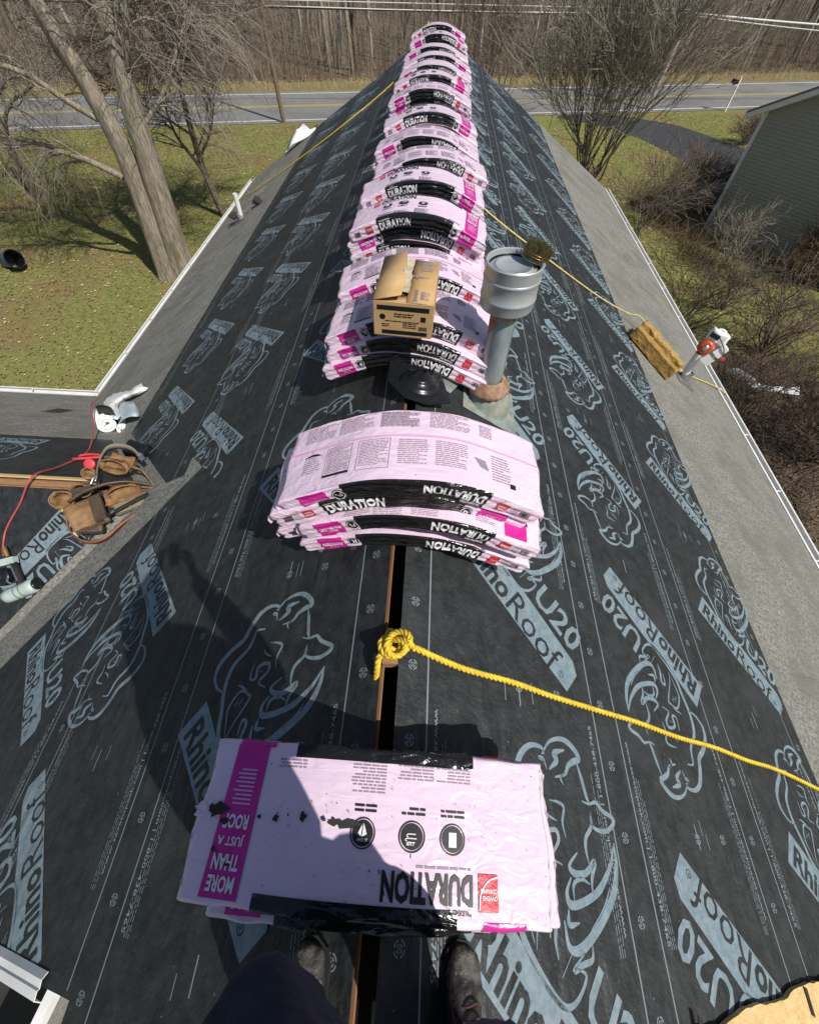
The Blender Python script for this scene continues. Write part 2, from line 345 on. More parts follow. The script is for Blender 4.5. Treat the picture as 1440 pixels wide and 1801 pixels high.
STR=[
(0.0232,[(0.441,0.212),(0.486,0.226),(0.485,0.154),(0.451,0.101),(0.387,0.086),(0.288,0.09),(0.199,0.107),(0.131,0.151),(0.05,0.198),(-0.004,0.251),(-0.031,0.311),(-0.029,0.403),(-0.056,0.456),(-0.071,0.487),(-0.035,0.527)]) ,
(0.0275,[(0.05,0.198),(-0.009,0.172),(-0.077,0.183),(-0.115,0.241),(-0.115,0.331),(-0.102,0.401),(-0.124,0.458),(-0.144,0.534),(-0.127,0.601),(-0.081,0.643),(-0.055,0.635)]) ,
(0.0245,[(-0.064,0.625),(-0.063,0.699),(-0.027,0.762),(0.019,0.792),(0.073,0.799),(0.099,0.788),(0.083,0.756),(0.069,0.713),(0.073,0.669),(0.039,0.614)]) ,
(0.0258,[(-0.001,0.611),(0.009,0.671),(-0.017,0.688),(0.018,0.747)]) ,
(0.0124,[(-0.01,0.601),(-0.047,0.616),(-0.068,0.601),(-0.032,0.615)]) ,
(0.0178,[(0.096,0.766),(0.153,0.735),(0.207,0.701),(0.234,0.692)]) ,
(0.0175,[(0.198,0.664),(0.235,0.689),(0.261,0.726),(0.306,0.731),(0.365,0.756),(0.379,0.739),(0.361,0.686),(0.319,0.646),(0.281,0.636),(0.252,0.669)]) ,
(0.0169,[(0.252,0.669),(0.284,0.629),(0.282,0.572),(0.3,0.538),(0.34,0.508)]) ,
(0.03,[(0.412,0.679),(0.46,0.621),(0.489,0.527),(0.476,0.397),(0.436,0.274),(0.386,0.232),(0.327,0.273)]) ,
(0.0253,[(0.416,0.666),(0.432,0.596),(0.424,0.487),(0.384,0.4),(0.332,0.334),(0.295,0.347),(0.287,0.401)]) ,
(0.009,[(0.463,0.528),(0.468,0.446),(0.446,0.347)]) ,
(0.0222,[(0.401,0.443),(0.374,0.48),(0.358,0.538),(0.341,0.473),(0.297,0.426),(0.261,0.425),(0.271,0.491)]) ,
(0.0138,[(0.375,0.458),(0.331,0.437),(0.309,0.393),(0.337,0.355)]) ,
(0.017,[(0.39,0.322),(0.353,0.282),(0.327,0.314)]) ,
(0.0174,[(0.472,0.315),(0.489,0.283),(0.462,0.243),(0.433,0.197),(0.449,0.269)]) ,
(0.0113,[(0.399,0.146),(0.403,0.222)]) ,
(0.016,[(0.362,0.169),(0.324,0.199),(0.291,0.25),(0.263,0.236),(0.301,0.188)]) ,
(0.0121,[(0.27,0.122),(0.238,0.175),(0.206,0.304),(0.184,0.312),(0.13,0.28),(0.144,0.195),(0.196,0.159),(0.253,0.127)]) ,
(0.0108,[(0.184,0.312),(0.135,0.303),(0.09,0.282)]) ,
(0.0097,[(0.188,0.241),(0.169,0.28)]) ,
(0.0098,[(0.171,0.225),(0.153,0.259)]) ,
(0.0087,[(0.184,0.274),(0.155,0.222)]) ,
(0.016,[(0.233,0.399),(0.18,0.38),(0.176,0.446),(0.144,0.463),(0.112,0.411),(0.147,0.374),(0.12,0.35),(0.072,0.4)]) ,
(0.0137,[(0.154,0.418),(0.132,0.408)]) ,
(0.0127,[(0.199,0.485),(0.158,0.513),(0.135,0.561),(0.102,0.552),(0.062,0.519)]) ,
(0.0088,[(0.134,0.494),(0.091,0.474),(0.06,0.475)]) ,
(0.0092,[(0.089,0.629),(0.062,0.639),(0.075,0.681)]) ,
]

# ------------------------------------------------------------------ geometry of the house (ridge along Y at x=0, z=0)
AL = R_(30.27); ca, sa, ta = math.cos(AL), math.sin(AL), math.tan(AL)
Y0, Y1 = -0.66, 16.2; SR, SL = 6.39, 6.65; GZ = -6.0
WX, WY, WZ, WE, WEND = -2.35, 2.21, -1.371, 5.63, -11.5        # cross wing: ridge apex, ridge y/z, eave y, end
FR = frame((0, 0, 0), (ca, 0, -sa), (0, 1, 0), (sa, 0, ca))     # right slope: x = slope distance, y = Y
FL = frame((0, 0, 0), (ca, 0, sa), (0, 1, 0), (-sa, 0, ca))     # left slope: x negative
FN = frame((0, WY, WZ), (1, 0, 0), (0, ca, -sa), (0, sa, ca))   # wing, far slope
FS = frame((0, WY, WZ), (1, 0, 0), (0, ca, sa), (0, -sa, ca))   # wing, near slope (y negative)
def roofR(s, y, off=0.0): return FR @ Vector((s, y, off))
def roofL(s, y, off=0.0): return FL @ Vector((-s, y, off))

# ------------------------------------------------------------------ ground
g = MB(); n = 60
xs = np.linspace(-170, 170, n); ys = np.linspace(-60, 280, n)
for y in ys:
    for x in xs: g.v.append((x, y, GZ-0.03*max(0, math.hypot(x, y-8)-10)*0.0+0.0))
for j in range(n-1):
    for i in range(n-1): a = j*n+i; g.f.append((a, a+1, a+n+1, a+n))
tag(g.build('ground', 'lawn'), kind='structure')
def ribbon(name, a, b, mt, z, kind='structure', parent=None, k=40):
    """strip between two polylines given as functions of x"""
    m = MB(); xs = np.linspace(-150, 150, k)
    for x in xs: m.v += [(x, a(x), GZ+z), (x, b(x), GZ+z)]
    m.f = [(2*i, 2*i+2, 2*i+3, 2*i+1) for i in range(k-1)]
    o = m.build(name, mt, parent)
    return tag(o, kind=kind) if parent is None else o
rn = lambda x: 36.9+0.245*x                             # near white line of the road
rf = lambda x: rn(x)+6.75
ribbon('forest_floor', lambda x: rf(x)+4.2, lambda x: 280, 'litter', 0.008)
ribbon('verge', lambda x: rf(x)+0.5, lambda x: rf(x)+4.3, 'verge', 0.012)
road = ribbon('road', lambda x: rn(x)-0.6, lambda x: rf(x)+0.6, 'road', 0.02)
for a, b, mt in ((-.07, .07, 'road_white'), (6.68, 6.82, 'road_white'), (3.2, 3.32, 'road_yellow'), (3.44, 3.56, 'road_yellow')):
    ribbon('lane_marking', lambda x: rn(x)+a, lambda x: rn(x)+b, mt, 0.024, parent=road)
DRIVE = [(8.2, 38.2), (11.5, 39.0), (13.4, 38.3), (15.8, 36.9), (17.2, 34.6), (18.4, 32.4), (18.0, 29.5), (14.6, 26.6), (14.0, 27.4), (14.0, 29.3), (13.4, 31.6), (12.5, 33.8), (10.6, 36.3), (8.0, 37.6)]
dv = MB().prism(DRIVE, 0.016, Matrix.Translation((0, 0, GZ)))
tag(dv.build('driveway', 'driveway'), kind='structure')
lb = MB().prism([(5.4, -12), (5.4, 9.0), (7.0, 11.2), (9.2, 12.2), (11.5, 11.2), (13.5, 8), (14, -12)], 0.006, Matrix.Translation((0, 0, GZ)))
tag(lb.build('leaf_bed', 'litter'), kind='structure')

# ------------------------------------------------------------------ house
house = empty('house', (0, 8, GZ), label='large house whose roof fills the picture, half stripped and covered in black underlayment', cat='house')
def slab(name, poly, F, off, th, mt, parent=house):
    if len(poly) < 3: return None
    return MB().prism(poly, th, F @ Matrix.Translation((0, 0, off))).build(name, mt, parent, world=True)
YL0 = -0.80
YR0 = Y0-.10
slab('roof_deck', [(0.050, YR0), (SR, YR0), (SR, Y1), (0.050, Y1)], FR, -0.016, 0.015, 'plywood')
slab('roof_deck', [(-SL, -.69), (-1.32, -.69), (-1.30, YL0+.02), (-0.036, YL0+.02), (-0.036, Y1), (-SL, Y1)], FL, -0.010, 0.009, 'plywood')
wN = 3.42/ca
slab('wing_deck', [(WX-0.03, 0.04), (WX-wN*ca, wN), (WEND, wN), (WEND, 0.04)], FN, -0.012, 0.015, 'plywood')
slab('wing_deck', [(WX-0.03, -0.04), (WX-wN*ca, -wN), (WEND, -wN), (WEND, -0.04)][::-1], FS, -0.012, 0.015, 'plywood')
# leak barrier (grey granulated membrane along the eaves and in the valleys)
slab('leak_barrier_sheet', [(3.3, Y0), (4.93, Y0), (4.93, Y1), (3.3, Y1)], FR, 0.0045, 0.002, 'leak_barrier')
slab('leak_barrier_sheet', [(4.85, Y0), (SR-.02, Y0), (SR-.02, Y1), (4.85, Y1)], FR, 0.001, 0.002, 'leak_barrier')
slab('leak_barrier_sheet', [(-SL+.02, 2.2), (-4.95, 2.2), (-4.95, Y1), (-SL+.02, Y1)], FL, 0.001, 0.002, 'leak_barrier')
slab('leak_barrier_sheet', [(-5.03, -.68), (-1.7, -.68), (-1.7, Y1), (-5.03, Y1)], FL, 0.0045, 0.002, 'leak_barrier')
slab('leak_barrier_sheet', [(WX-0.03, 0.05), (WX-wN*ca, wN-.02), (WEND, wN-.02), (WEND, 0.05)], FN, 0.004, 0.002, 'leak_barrier')
slab('leak_barrier_sheet', [(WX-0.03, -0.05), (WX-wN*ca, -wN+.02), (WEND, -wN+.02), (WEND, -0.05)][::-1], FS, 0.004, 0.002, 'leak_barrier')
# folds in the membrane: low welts running down the slope
def welts(F, s0, s1, y0, y1, n, seed):
    r = random.Random(seed); m = MB()
    for i in range(n):
        y = r.uniform(y0, y1); s = r.uniform(s0, s1-.5); l = r.uniform(.3, 1.1); a = r.uniform(-.35, .1)
        pts = [(s+l*t, y+a*l*t+.02*math.sin(5*t+i), 0.004) for t in np.linspace(0, 1, 5)]
        if F is FL: pts = [(-p[0], p[1], p[2]) for p in pts]
        if max(abs(p[0]) for p in pts) > s1: continue
        m.tube([F @ Vector(p) for p in pts], [.002, .006, .0075, .006, .002], 5)
    return m.build('membrane_folds', 'leak_barrier', house, True, True)
tag(welts(FR, 3.5, 6.3, -.5, 15, 150, 3), kind='stuff'); tag(welts(FL, 3.5, 6.5, 6, 15, 90, 4), kind='stuff')

# underlayment courses with their print
logo = P2(); logo.poly(BAN)
for w_, p_ in STR: logo.stroke(p_, w_*1.05)
for i_, c_ in enumerate('U20'): pass
logo.text('U20', 0.52, 0.135, 0.36, 0.16, .02)
LOGO = logo.flat('underlay_print', 0.0, 'logo_print')
lt = P2(); lt.text('Rhino', 0.045, -0.078, 0.375, 0.135, .03); lt.text('Roof', 0.445, -0.078, 0.40, 0.145, 0.0)
lt.ring(0.885, -0.03, 0.014, 0.018, 10); lt.text('R', 0.879, -0.038, 0.012, 0.016)
LOGOTXT = lt.flat('underlay', 0.0006, 'logo_lettering')
def clip_mesh(me, M2, planes, name):
    """copy of a flat mesh moved by the 2D matrix M2 and cut by half planes"""
    vs = [(M2 @ v.co.to_3d()) for v in me.vertices]; z = vs[0].z; m = MB()
    for p in me.polygons:
        q = [(vs[i].x, vs[i].y) for i in p.vertices]
        for pl in planes:
            q = clip2(q, *pl)
            if len(q) < 3: break
        if len(q) >= 3: m.add([(x, y, z) for x, y in q], [tuple(range(len(q)))])
    return m.mesh(me.materials[0].name, name=name) if m.f else None
def place_logo(sheet, F, off, x, y, rot, planes=None):
    T = Matrix.Translation((x, y, 0)) @ rotz(rot)
    if planes is None:
        for me, nm, dz in ((LOGO, 'logo_print', 0), (LOGOTXT, 'logo_lettering', .0)):
            link(nm, me, sheet, True, F @ Matrix.Translation((0, 0, off+dz)) @ T)
    else:
        for me, nm in ((LOGO, 'logo_print'), (LOGOTXT, 'logo_lettering')):
            k = clip_mesh(me, T, planes, nm)
            if k: link(nm, k, sheet, True, F @ Matrix.Translation((0, 0, off)))
LR = random.Random(5)
def lines(x0, x1, y0, y1, keep=lambda x, y: True, ydet=7.0, busy=None):
    """edge rules, nail marks and small print of one course (x across, y along)"""
    p = P2(); w = x1-x0; xe0, xc, xe1 = x0+0.14, (x0+x1)/2, x1-0.15
    def dash(x, ya, yb, wd):
        y = ya
        while y < yb:
            e = min(yb, y+.5)
            if keep(x, y) and keep(x, e): p.rect(x-wd/2, y, x+wd/2, e)
            y = e
    for x in (xe0, xe1): dash(x, y0+.02, y1-.02, .007)
    def free(y):                                      # between two logos
        return busy is None or not any(a < y < b for a, b in busy)
    y = y0+.02
    while y < y1-.05:
        if free(y) and free(y+.05) and keep(xc, y): p.rect(xc-.003, y, xc+.003, y+.05)
        y += .05
    for dx in (-.085, -.055, .05, .08):
        y = y0+LR.random()*.1
        while y < y1:
            l = LR.uniform(.06, .11)
            if keep(xc+dx, y) and y+l < y1 and free(y) and free(y+l): p.rect(xc+dx-.002, y, xc+dx+.002, y+l)
            y += l+LR.uniform(.03, .06)
    y = y0+.12
    k = 0
    while y < y1:
        for x in (xe0-.075, xc+(.0 if k % 2 else .0), xe1+.07, (xe0+xc)/2 if k % 2 else (xc+xe1)/2):
            if x not in (xe0-.075, xe1+.07) and not free(y): continue
            if keep(x, y) and y+.03 < y1:
                if y < ydet:
                    for q in range(4): p.ring(x, y, .0165, .021, 3, q*math.pi/2+.2, (q+1)*math.pi/2-.2); p.ring(x, y, .0075, .0115, 3, q*math.pi/2+.2, (q+1)*math.pi/2-.2)
                    p.rect(x-.004, y-.0015, x+.004, y+.0015); p.rect(x-.0015, y-.004, x+.0015, y+.004)
                else: p.ring(x, y, .012, .019, 6)
        y += .27; k += 1
    y = y0+.3
    while y < min(y1-1.2, ydet):
        if keep(xe0, y) and keep(xe1, y+.75):
            p.text('www.savetopeak.com | 1-800-438-7465', xe0+.03, y+.75, .74, .026, .012, -math.pi/2)
            p.text('www.savetopeak.com | 1-800-438-7465', xe1-.03, y+.05, .74, .026, .012, math.pi/2)
            for j in range(3):
                for xx in (xe0+.062+.013*j, xe1-.062-.013*j):
                    yy = y
                    while yy < y+LR.uniform(.45, .8): l = LR.uniform(.01, .04); p.rect(xx-.0016, yy, xx+.0016, yy+l); yy += l+.007
        y += 1.5
    return p
def course(F, x0, x1, y0, y1, off, planes=None, name='underlayment_sheet', busy=None):
    polys = [[(x0, y0), (x1, y0), (x1, y1), (x0, y1)]]
    m = MB()
    if planes:
        polys = []
        for (ya, yb, pl) in planes:
            q = [(x0, max(y0, ya)), (x1, max(y0, ya)), (x1, min(y1, yb)), (x0, min(y1, yb))]
            for a in pl: q = clip2(q, *a)
            if len(q) >= 3: polys.append(q)
    for q in polys: m.prism(q, .003, F @ Matrix.Translation((0, 0, off)))
    o = m.build(name, 'underlay', house, world=True)
    def keep(x, y):
        if not planes: return True
        for (ya, yb, pl) in planes:
            if ya <= y <= yb: return all(a*x+b*y+c > 0.03 for a, b, c in pl)
        return False
    lp = lines(x0, x1, y0, y1, keep, busy=busy); tag(link('line_print', lp.flat('line_print', 0, 'line_print'), o, True, F @ Matrix.Translation((0, 0, off+.0042))), kind='stuff')
    return o
FLIP, UPR = R_(134.4), R_(-45.6)
PER = 1.5
def bz(y, flip): return [(y+1.5*k-(.62 if flip else .72), y+1.5*k+(.72 if flip else .62)) for k in range(-3, 12)]
shC = course(FR, 2.28, 3.46, YR0, Y1-.05, .007, busy=bz(1.38, False)); shB = course(FR, 1.19, 2.38, YR0, Y1-.05, .011, busy=bz(.62, True)); shA = course(FR, .024, 1.30, YR0, Y1-.05, .015, busy=bz(1.2, False))
for k in range(-2, 11):
    pl = None
    for sh, off, x, y, r in ((shA, .0195, .36, 1.2, UPR), (shB, .0155, 2.23, .62, FLIP), (shC, .0115, 2.70, 1.38, UPR)):
        yy = y+PER*k; lo, hi = yy-1.1, yy+1.1
        if hi < Y0+.05 or lo > Y1: continue
        pl = [(0, 1, -YR0-.004), (0, -1, Y1-.07)] if (lo < Y0 or hi > Y1-.1) else None
        if r == FLIP: pl = [(0, 1, -YR0-.004), (0, -1, Y1-.07)] if (yy-.9 < Y0 or yy+.8 > Y1-.1) else None
        place_logo(sh, FR, off, x, yy, r, pl)
VP1 = (ca, -1, 3.96); VP2 = (ca, 1, -.46)
PLN = [(-9, WY, [VP1]), (WY, 99, [VP2])]
VP2C = (ca, 1, -.02); PLC = [(-9, WY, [VP1]), (WY, 99, [VP2C])]
slC = course(FL, -4.02, -2.28, -.70, Y1-.05, .007, PLC, busy=bz(3.36, True)); slB = course(FL, -2.38, -1.19, -.70, Y1-.05, .011, PLN, busy=bz(.79, True)); slA = course(FL, -1.30, -.037, YL0, Y1-.05, .015, busy=bz(.26, False))
ends = [(0, 1, -YL0-.004), (0, -1, Y1-.07)]
for k in range(-2, 11):
    y = .26+PER*k
    if y > -1.4 and y < Y1+1: place_logo(slA, FL, .0195, -1.1, y, UPR, ends if (y < .6 or y > 15) else None)
    y = .79+PER*k
    if -1.6 < y < Y1+.6:
        near = y < 3
        place_logo(slB, FL, .0155, -1.66, y, FLIP, ends+[(0, 1, .696)]+([VP1] if y < WY-.4 else [VP2]) if (near or y > 15) else None)
    y = 3.36+PER*k
    if 3 < y < Y1+.6: place_logo(slC, FL, .0115, -2.85, y, FLIP, ends+[VP2C] if (y < 5 or y > 15) else None)
place_logo(slC, FL, .0115, -3.36, .86, UPR, ends+[VP1]); place_logo(slC, FL, .0115, -3.36, -.64, UPR, ends+[VP1, (0, 1, .696)])
place_logo(slC, FL, .0115, -2.85, 1.86, FLIP, ends+[VP1])
# wing courses
VN = (-1, -ca, WX-.16); VS = (-1, ca, WX-.10)
wsN = course(FN, WEND, WX, .05, 1.38, .0075, [(-9, 99, [VN])])
wsS2 = course(FS, WEND, WX, -2.5, -1.2, .0075, [(-9, 99, [VS])]); wsS = course(FS, WEND, WX, -1.3, -.05, .0115, [(-9, 99, [VS])])
for x in (-3.05, -4.6, -6.1, -7.6, -9.1): place_logo(wsS, FS, .016, x, -.22, R_(-130), [VS, (0, -1, -.055), (0, 1, 1.3)])
for x in (-5.1, -6.6, -8.1): place_logo(wsS2, FS, .012, x, -1.5, R_(-130), [VS, (0, -1, -1.25), (0, 1, 2.5)])
for x in (-4.35, -5.9, -7.4): place_logo(wsN, FN, .012, x, 1.15, R_(178), [VN, (0, -1, 1.38), (0, 1, -.06)])
# ridge slots: raw plywood edges, ridge board below
MB().box((-.005, 7.7, -.24), (.038, 17, .18)).build('ridge_board', 'gap_shade', house, world=True)  # board coloured near-black so the slot reads as unlit
slab('deck_patch', [(WX-4.8, .05), (WX-.62, .05), (WX-.62, .10), (WX-4.8, .10)], FN, .018, .012, 'raw_wood')
MB().box((WX-3.2, WY, WZ-.03), (5.2, .055, .03)).build('ridge_board', 'brown_wood', house, world=True)
# gutters and drip edges
GP = [(0, .0), (0, -.105), (.075, -.105), (.115, -.04), (.115, .012), (.092, .012), (.092, .006), (.108, .006), (.108, -.038), (.072, -.098), (.007, -.098), (.007, 0)]
def gutter(o, d, out, l, name='gutter'):
    F = frame(o, out, (0, 0, 1), d); m = MB().prism(GP, l, F); gobj = m.build(name, 'white_metal', house, world=True)
    MB().prism([(.008, -.0985), (.072, -.0975), (.08, -.082), (.008, -.08)], l, F).build('gutter_debris', 'gutter_dirt', gobj, world=True)
    for k in range(1, int(l/1.2)): MB().box((.055, .006, k*1.2), (.1, .004, .02), None).build('hanger', 'white_metal', gobj, world=False, mw=None) if False else MB().add(*((lambda b: (b.v, b.f))(MB().box((.055, .0, k*1.2), (.1, .004, .022)))), F).build('hanger', 'white_metal', gobj, world=True)
eR, eL = roofR(SR, 0), roofL(SL, 0)
gutter((eR.x+.004, Y0, eR.z-.012), (0, 1, 0), (1, 0, 0), Y1-Y0); gutter((eL.x-.004, WE+.1, eL.z-.012), (0, 1, 0), (-1, 0, 0), Y1-WE-.1)
gutter((WX-wN*ca-.02, WE+.004, eL.z-.006), (-1, 0, 0), (0, 1, 0), 5.6)
slab('drip_edge', [(SR-.075, Y0), (SR+.012, Y0), (SR+.012, Y1), (SR-.075, Y1)], FR, .0085, .002, 'white_metal')
slab('drip_edge', [(-SL-.012, WE), (-SL+.07, WE), (-SL+.07, Y1), (-SL-.012, Y1)], FL, .0085, .002, 'white_metal')
slab('drip_edge', [(WEND, wN-.06), (WX-wN*ca-.02, wN-.06), (WX-wN*ca-.02, wN+.012), (WEND, wN+.012)], FN, .0085, .002, 'white_metal')
for F, s in ((FR, SR), (FL, -SL)):
    a, b = (0.02, s) if s > 0 else (s, -.02)
    slab('rake_board', [(a, Y1-.04), (b, Y1-.04), (b, Y1+.03), (a, Y1+.03)], F, -.16, .15, 'white_metal')
# walls
MB().box((0.0, 7.65, -4.68), (10.2, 16.4, 2.62)).build('wall', 'wall_paint', house, world=True)
MB().box((-8.0, WY, -4.70), (6.4, 6.0, 2.58)).build('wall', 'wall_paint', house, world=True)
for y in (-.62, 15.75): MB().prism([(-5.1, -3.36), (5.1, -3.36), (5.1, -3.10), (.12, -.19), (-.12, -.19), (-5.1, -3.10)], .1, frame((0, y+.1, 0), (1, 0, 0), (0, 0, 1), (0, -1, 0))).build('gable_wall', 'wall_paint', house, world=True)

# ------------------------------------------------------------------ shingle bundles
BL, BD, BT, BR = 1.10, 0.40, 0.094, 0.007
class Bundle:
    """one bent bundle: surface S(u,w) with u along the length and w round the cross-section"""
    def __init__(s, droop, seed, ragged=1.0):
        r = np.random.default_rng(seed); s.r = r; s.rag = ragged
        u = np.linspace(-BL/2-.02, BL/2+.02, 400); t = np.clip(np.abs(u)/.30, 0, 1); sm = t*t*(3-2*t)
        ang = -np.sign(u)*droop*sm-np.sign(u)*np.clip(np.abs(u)-.42, 0, 1)*r.uniform(.1, .9)
        du = u[1]-u[0]; cx = np.cumsum(np.cos(ang))*du; cz = np.cumsum(np.sin(ang))*du
        s.u, s.ang = u, ang; s.cx = cx-np.interp(0, u, cx); s.cz = cz-np.interp(0, u, cz)
        P = []                                        # rounded rectangle, from top centre towards the near side
        hd, t2 = BD/2, BT
        def arc(cx_, cy_, a0, a1):
            for a in np.linspace(a0, a1, 5): P.append((cx_+BR*math.cos(a), cy_+BR*math.sin(a), math.cos(a), math.sin(a)))
        P.append((0, t2, 0, 1)); arc(-hd+BR, t2-BR, math.pi/2, math.pi); arc(-hd+BR, BR, math.pi, 1.5*math.pi)
        P.append((0, 0, 0, -1)); arc(hd-BR, BR, -math.pi/2, 0); arc(hd-BR, t2-BR, 0, math.pi/2); P.append((0, t2, 0, 1))
        P = np.array(P); d = np.r_[0, np.cumsum(np.hypot(np.diff(P[:, 0]), np.diff(P[:, 1])))]
        s.P, s.d, s.per = P, d, d[-1]
        s.k = r.uniform(-1, 1, (7, 3)); s.ph = r.uniform(0, 6.28, 12); s.skew = r.uniform(-.012, .012)
    def S(s, u, w, off=0.0):
        u = np.asarray(u, float); w = np.mod(np.asarray(w, float), s.per); q = [np.interp(w, s.d, s.P[:, i]) for i in range(4)]
        v, n, nv, nn = q; side = np.clip(np.abs(nv)*1.3, 0, 1); p = s.ph
        low = sum(np.sin(s.k[i, 0]*9*u+s.k[i, 1]*9*v+p[i]) for i in range(4))*.0007
        mid = sum(np.sin(s.k[i, 0]*30*u+s.k[i, 1]*22*v+p[i]*2) for i in range(7))*.0003
        wr = np.sin(26*u+30*n*np.sign(u+.05)+1.5*np.sin(9*u+p[8])+p[7])*.0022+np.sin(47*u-55*n+p[9])*.0012
        lay = (np.sin(2.1*np.pi*n/BT*2.5+2*np.sin(5*u+p[10])))*.0030
        disp = low+mid+side*(wr+lay)*s.rag+off
        v2 = v+nv*disp+s.skew*np.sin(3*u)+np.sign(v)*.003*np.sin(5.3*u+p[5])*side*s.rag; n2 = n+nn*disp
        e = np.clip((np.abs(u)-(BL/2-.022))/.022, 0, 1); n2 = BT*.46+(n2-BT*.46)*(1-.30*e**2); v2 = v2*(1-.012*e**2)
        a = np.interp(u, s.u, s.ang); x = np.interp(u, s.u, s.cx); z = np.interp(u, s.u, s.cz)
        end = np.sign(u)*np.clip((np.abs(u)-BL/2+.08)/.08, 0, 1)*(.006*np.sin(23*v+p[6])+.006*np.sin(2.4*np.pi*n/BT+p[4]))*s.rag
        return np.stack([x-n2*np.sin(a)+end*np.cos(a), v2, z+n2*np.cos(a)], -1)
    def body(s, nu=84, nw=60):
        uu = np.r_[-BL/2, np.linspace(-BL/2+.006, BL/2-.006, nu-2), BL/2]; ww = []
        for i in range(len(s.d)-1):
            k_ = max(1, int(round((s.d[i+1]-s.d[i])/(.009 if nw > 50 else .0105)))); ww += list(s.d[i]+(s.d[i+1]-s.d[i])*np.arange(k_)/k_)
        ww = np.array(ww); nw = len(ww); U, W = np.meshgrid(uu, ww, indexing='ij')
        co = s.S(U.ravel(), W.ravel()).tolist(); f = []
        for i in range(nu-1):
            for j in range(nw): a = i*nw+j; b = i*nw+(j+1) % nw; f.append((a, b, b+nw, a+nw))
        for i0, rev in ((0, False), ((nu-1)*nw, True)):
            c = np.mean(co[i0:i0+nw], 0).tolist(); k = len(co); co.append(c)
            for j in range(nw): t = (i0+j, i0+(j+1) % nw, k); f.append(t[::-1] if not rev else t)
        me = bpy.data.meshes.new('wrapper'); me.from_pydata(co, [], f); me.materials.append(MATS['pink_film'])
        me.polygons.foreach_set('use_smooth', [True]*len(f)); me.update(); return me
    def prints(s, front, near_up, detail=2, mx=.022):
        """front: printed face up, else the text side; near_up: lettering on the near side stands upright. Returns {part: mesh}"""
        rnd = random.Random(int(s.ph[0]*1000)); KEYS = ('black_film', 'disc', 'magenta_film', 'red_ink', 'white_ink', 'black_ink', 'grey_ink', 'white_ink2', 'pale_ink'); PIECES = []
        q = s.per/4
        def side(far, up):
            T = {k: P2() for k in KEYS}; h = BT/2
            T['black_film'].grect(-.30, -h-.004, .25, h+.034 if (not far or front) else h)
            T['disc'].disc(.275, 0.0, .03)
            T['white_ink'].ring(.275, 0.0, .0235, .0265, 16); T['white_ink'].text('R', .262, -.012, .026, .024, 0)
            T['magenta_film'].grect(.325, -h+.004, .455, h+.012)
            T['white_ink2'].text('PROTECTION', .335, -.008, .105, .017, .02); T['white_ink2'].text('MORE', .36, .014, .05, .014, .03)
            T['white_ink'].text('DURATION', -.285, -.032, .235, .056, .04); T['white_ink'].text('TRUDEFINITION', -.283, .028, .085, .009, .012)
            T['red_ink'].rect(-.40, -.026, -.348, .028); T['white_ink2'].text('OWENS', -.395, .006, .038, .008, .02); T['white_ink2'].text('CORNING', -.395, -.006, .042, .008, .02)
            x = -.505
            while x < -.46: w_ = rnd.choice((.001, .0018, .003)); T['black_ink'].rect(x, -.02, x+w_, .016); x += w_+.0016
            if detail > 1: T['grey_ink'].greek(-.455, -.03, -.41, .03, .008)
            sx = 1 if up else -1
            for k, p in T.items():
                p.fine(mx if k not in ('black_film', 'magenta_film') else 9)
                p.xf((lambda x, y: (sx*x, q-sx*y)) if not far else (lambda x, y: (-sx*x, -q+sx*y)))
                PIECES.append((k, p))
        side(False, near_up); side(True, near_up)
        T = {k: P2() for k in KEYS}                      # the top, drawn for a reader on the near side (y up = away)
        if front:
            T['magenta_film'].poly([(.345, -.188), (.345, .185), (.465, .185), (.458, -.188)])
            for i, (t_, w_) in enumerate((('MORE', .086), ('THAN', .086), ('JUST A', .086), ('ROOF', .082))): T['white_ink2'].text(t_, .362, .135-.047*i, w_, .036 if i != 2 else .028, .03 if i != 2 else .02)
            for i in range(9): T['pale_ink'].rect(.372, -.03-.011*i, .372+rnd.uniform(.05, .072), -.034-.011*i)
            T['black_ink'].text('DURATION', -.295, .088, .25, .068, .04); T['black_ink'].text('TRUDEFINITION', -.292, .163, .088, .011, .012)
            T['black_ink'].ring(-.038, .094, .003, .0045, 8)
            T['red_ink'].rect(-.372, .085, -.312, .165); T['white_ink2'].text('OWENS', -.368, .13, .045, .010, .02); T['white_ink2'].text('CORNING', -.368, .115, .05, .010, .02)
            T['white_ink2'].stroke([(-.37, .09), (-.34, .1), (-.318, .128), (-.314, .16)], .0035, 4, False)
            T['grey_ink'].greek(-.29, .072, -.07, .08, .012)
            for i, x in enumerate((-.235, -.12, .02)):
                T['black_ink'].ring(x, .012, .0335, .037, 24); T['black_ink'].disc(x, .012, .0305, 24)
                if i == 0: T['white_ink2'].rect(x-.01, -.004, x+.012, .03); T['black_ink'].ring(x+.001, .016, .0, .005, 8)
                if i == 1:
                    for j, ww in ((-.006, .02), (.004, .026), (.013, .018)): T['white_ink2'].stroke([(x-ww/2, .012+j), (x+ww/2, .012+j), (x+ww/2+.004, .016+j), (x+ww/2, .019+j)], .0026, 3, False)
                    T['white_ink2'].text('130', x-.006, .024, .016, .008, .02)
                if i == 2: T['white_ink2'].poly([(x, -.012), (x-.012, .014), (x+.002, .02)]); T['white_ink2'].poly([(x+.003, -.01), (x+.005, .02), (x+.014, .012)]); T['white_ink2'].text('25 YEAR', x-.015, .024, .03, .007, .02)
                T['black_ink'].greek(x-.035, -.06, x+.035, -.038, .012, .5, rnd)
                T['grey_ink'].greek(x-.055, -.19, x+.05, -.085-.02*(i < 2)+(.0 if i == 2 else -.02), .0085, .45, rnd)
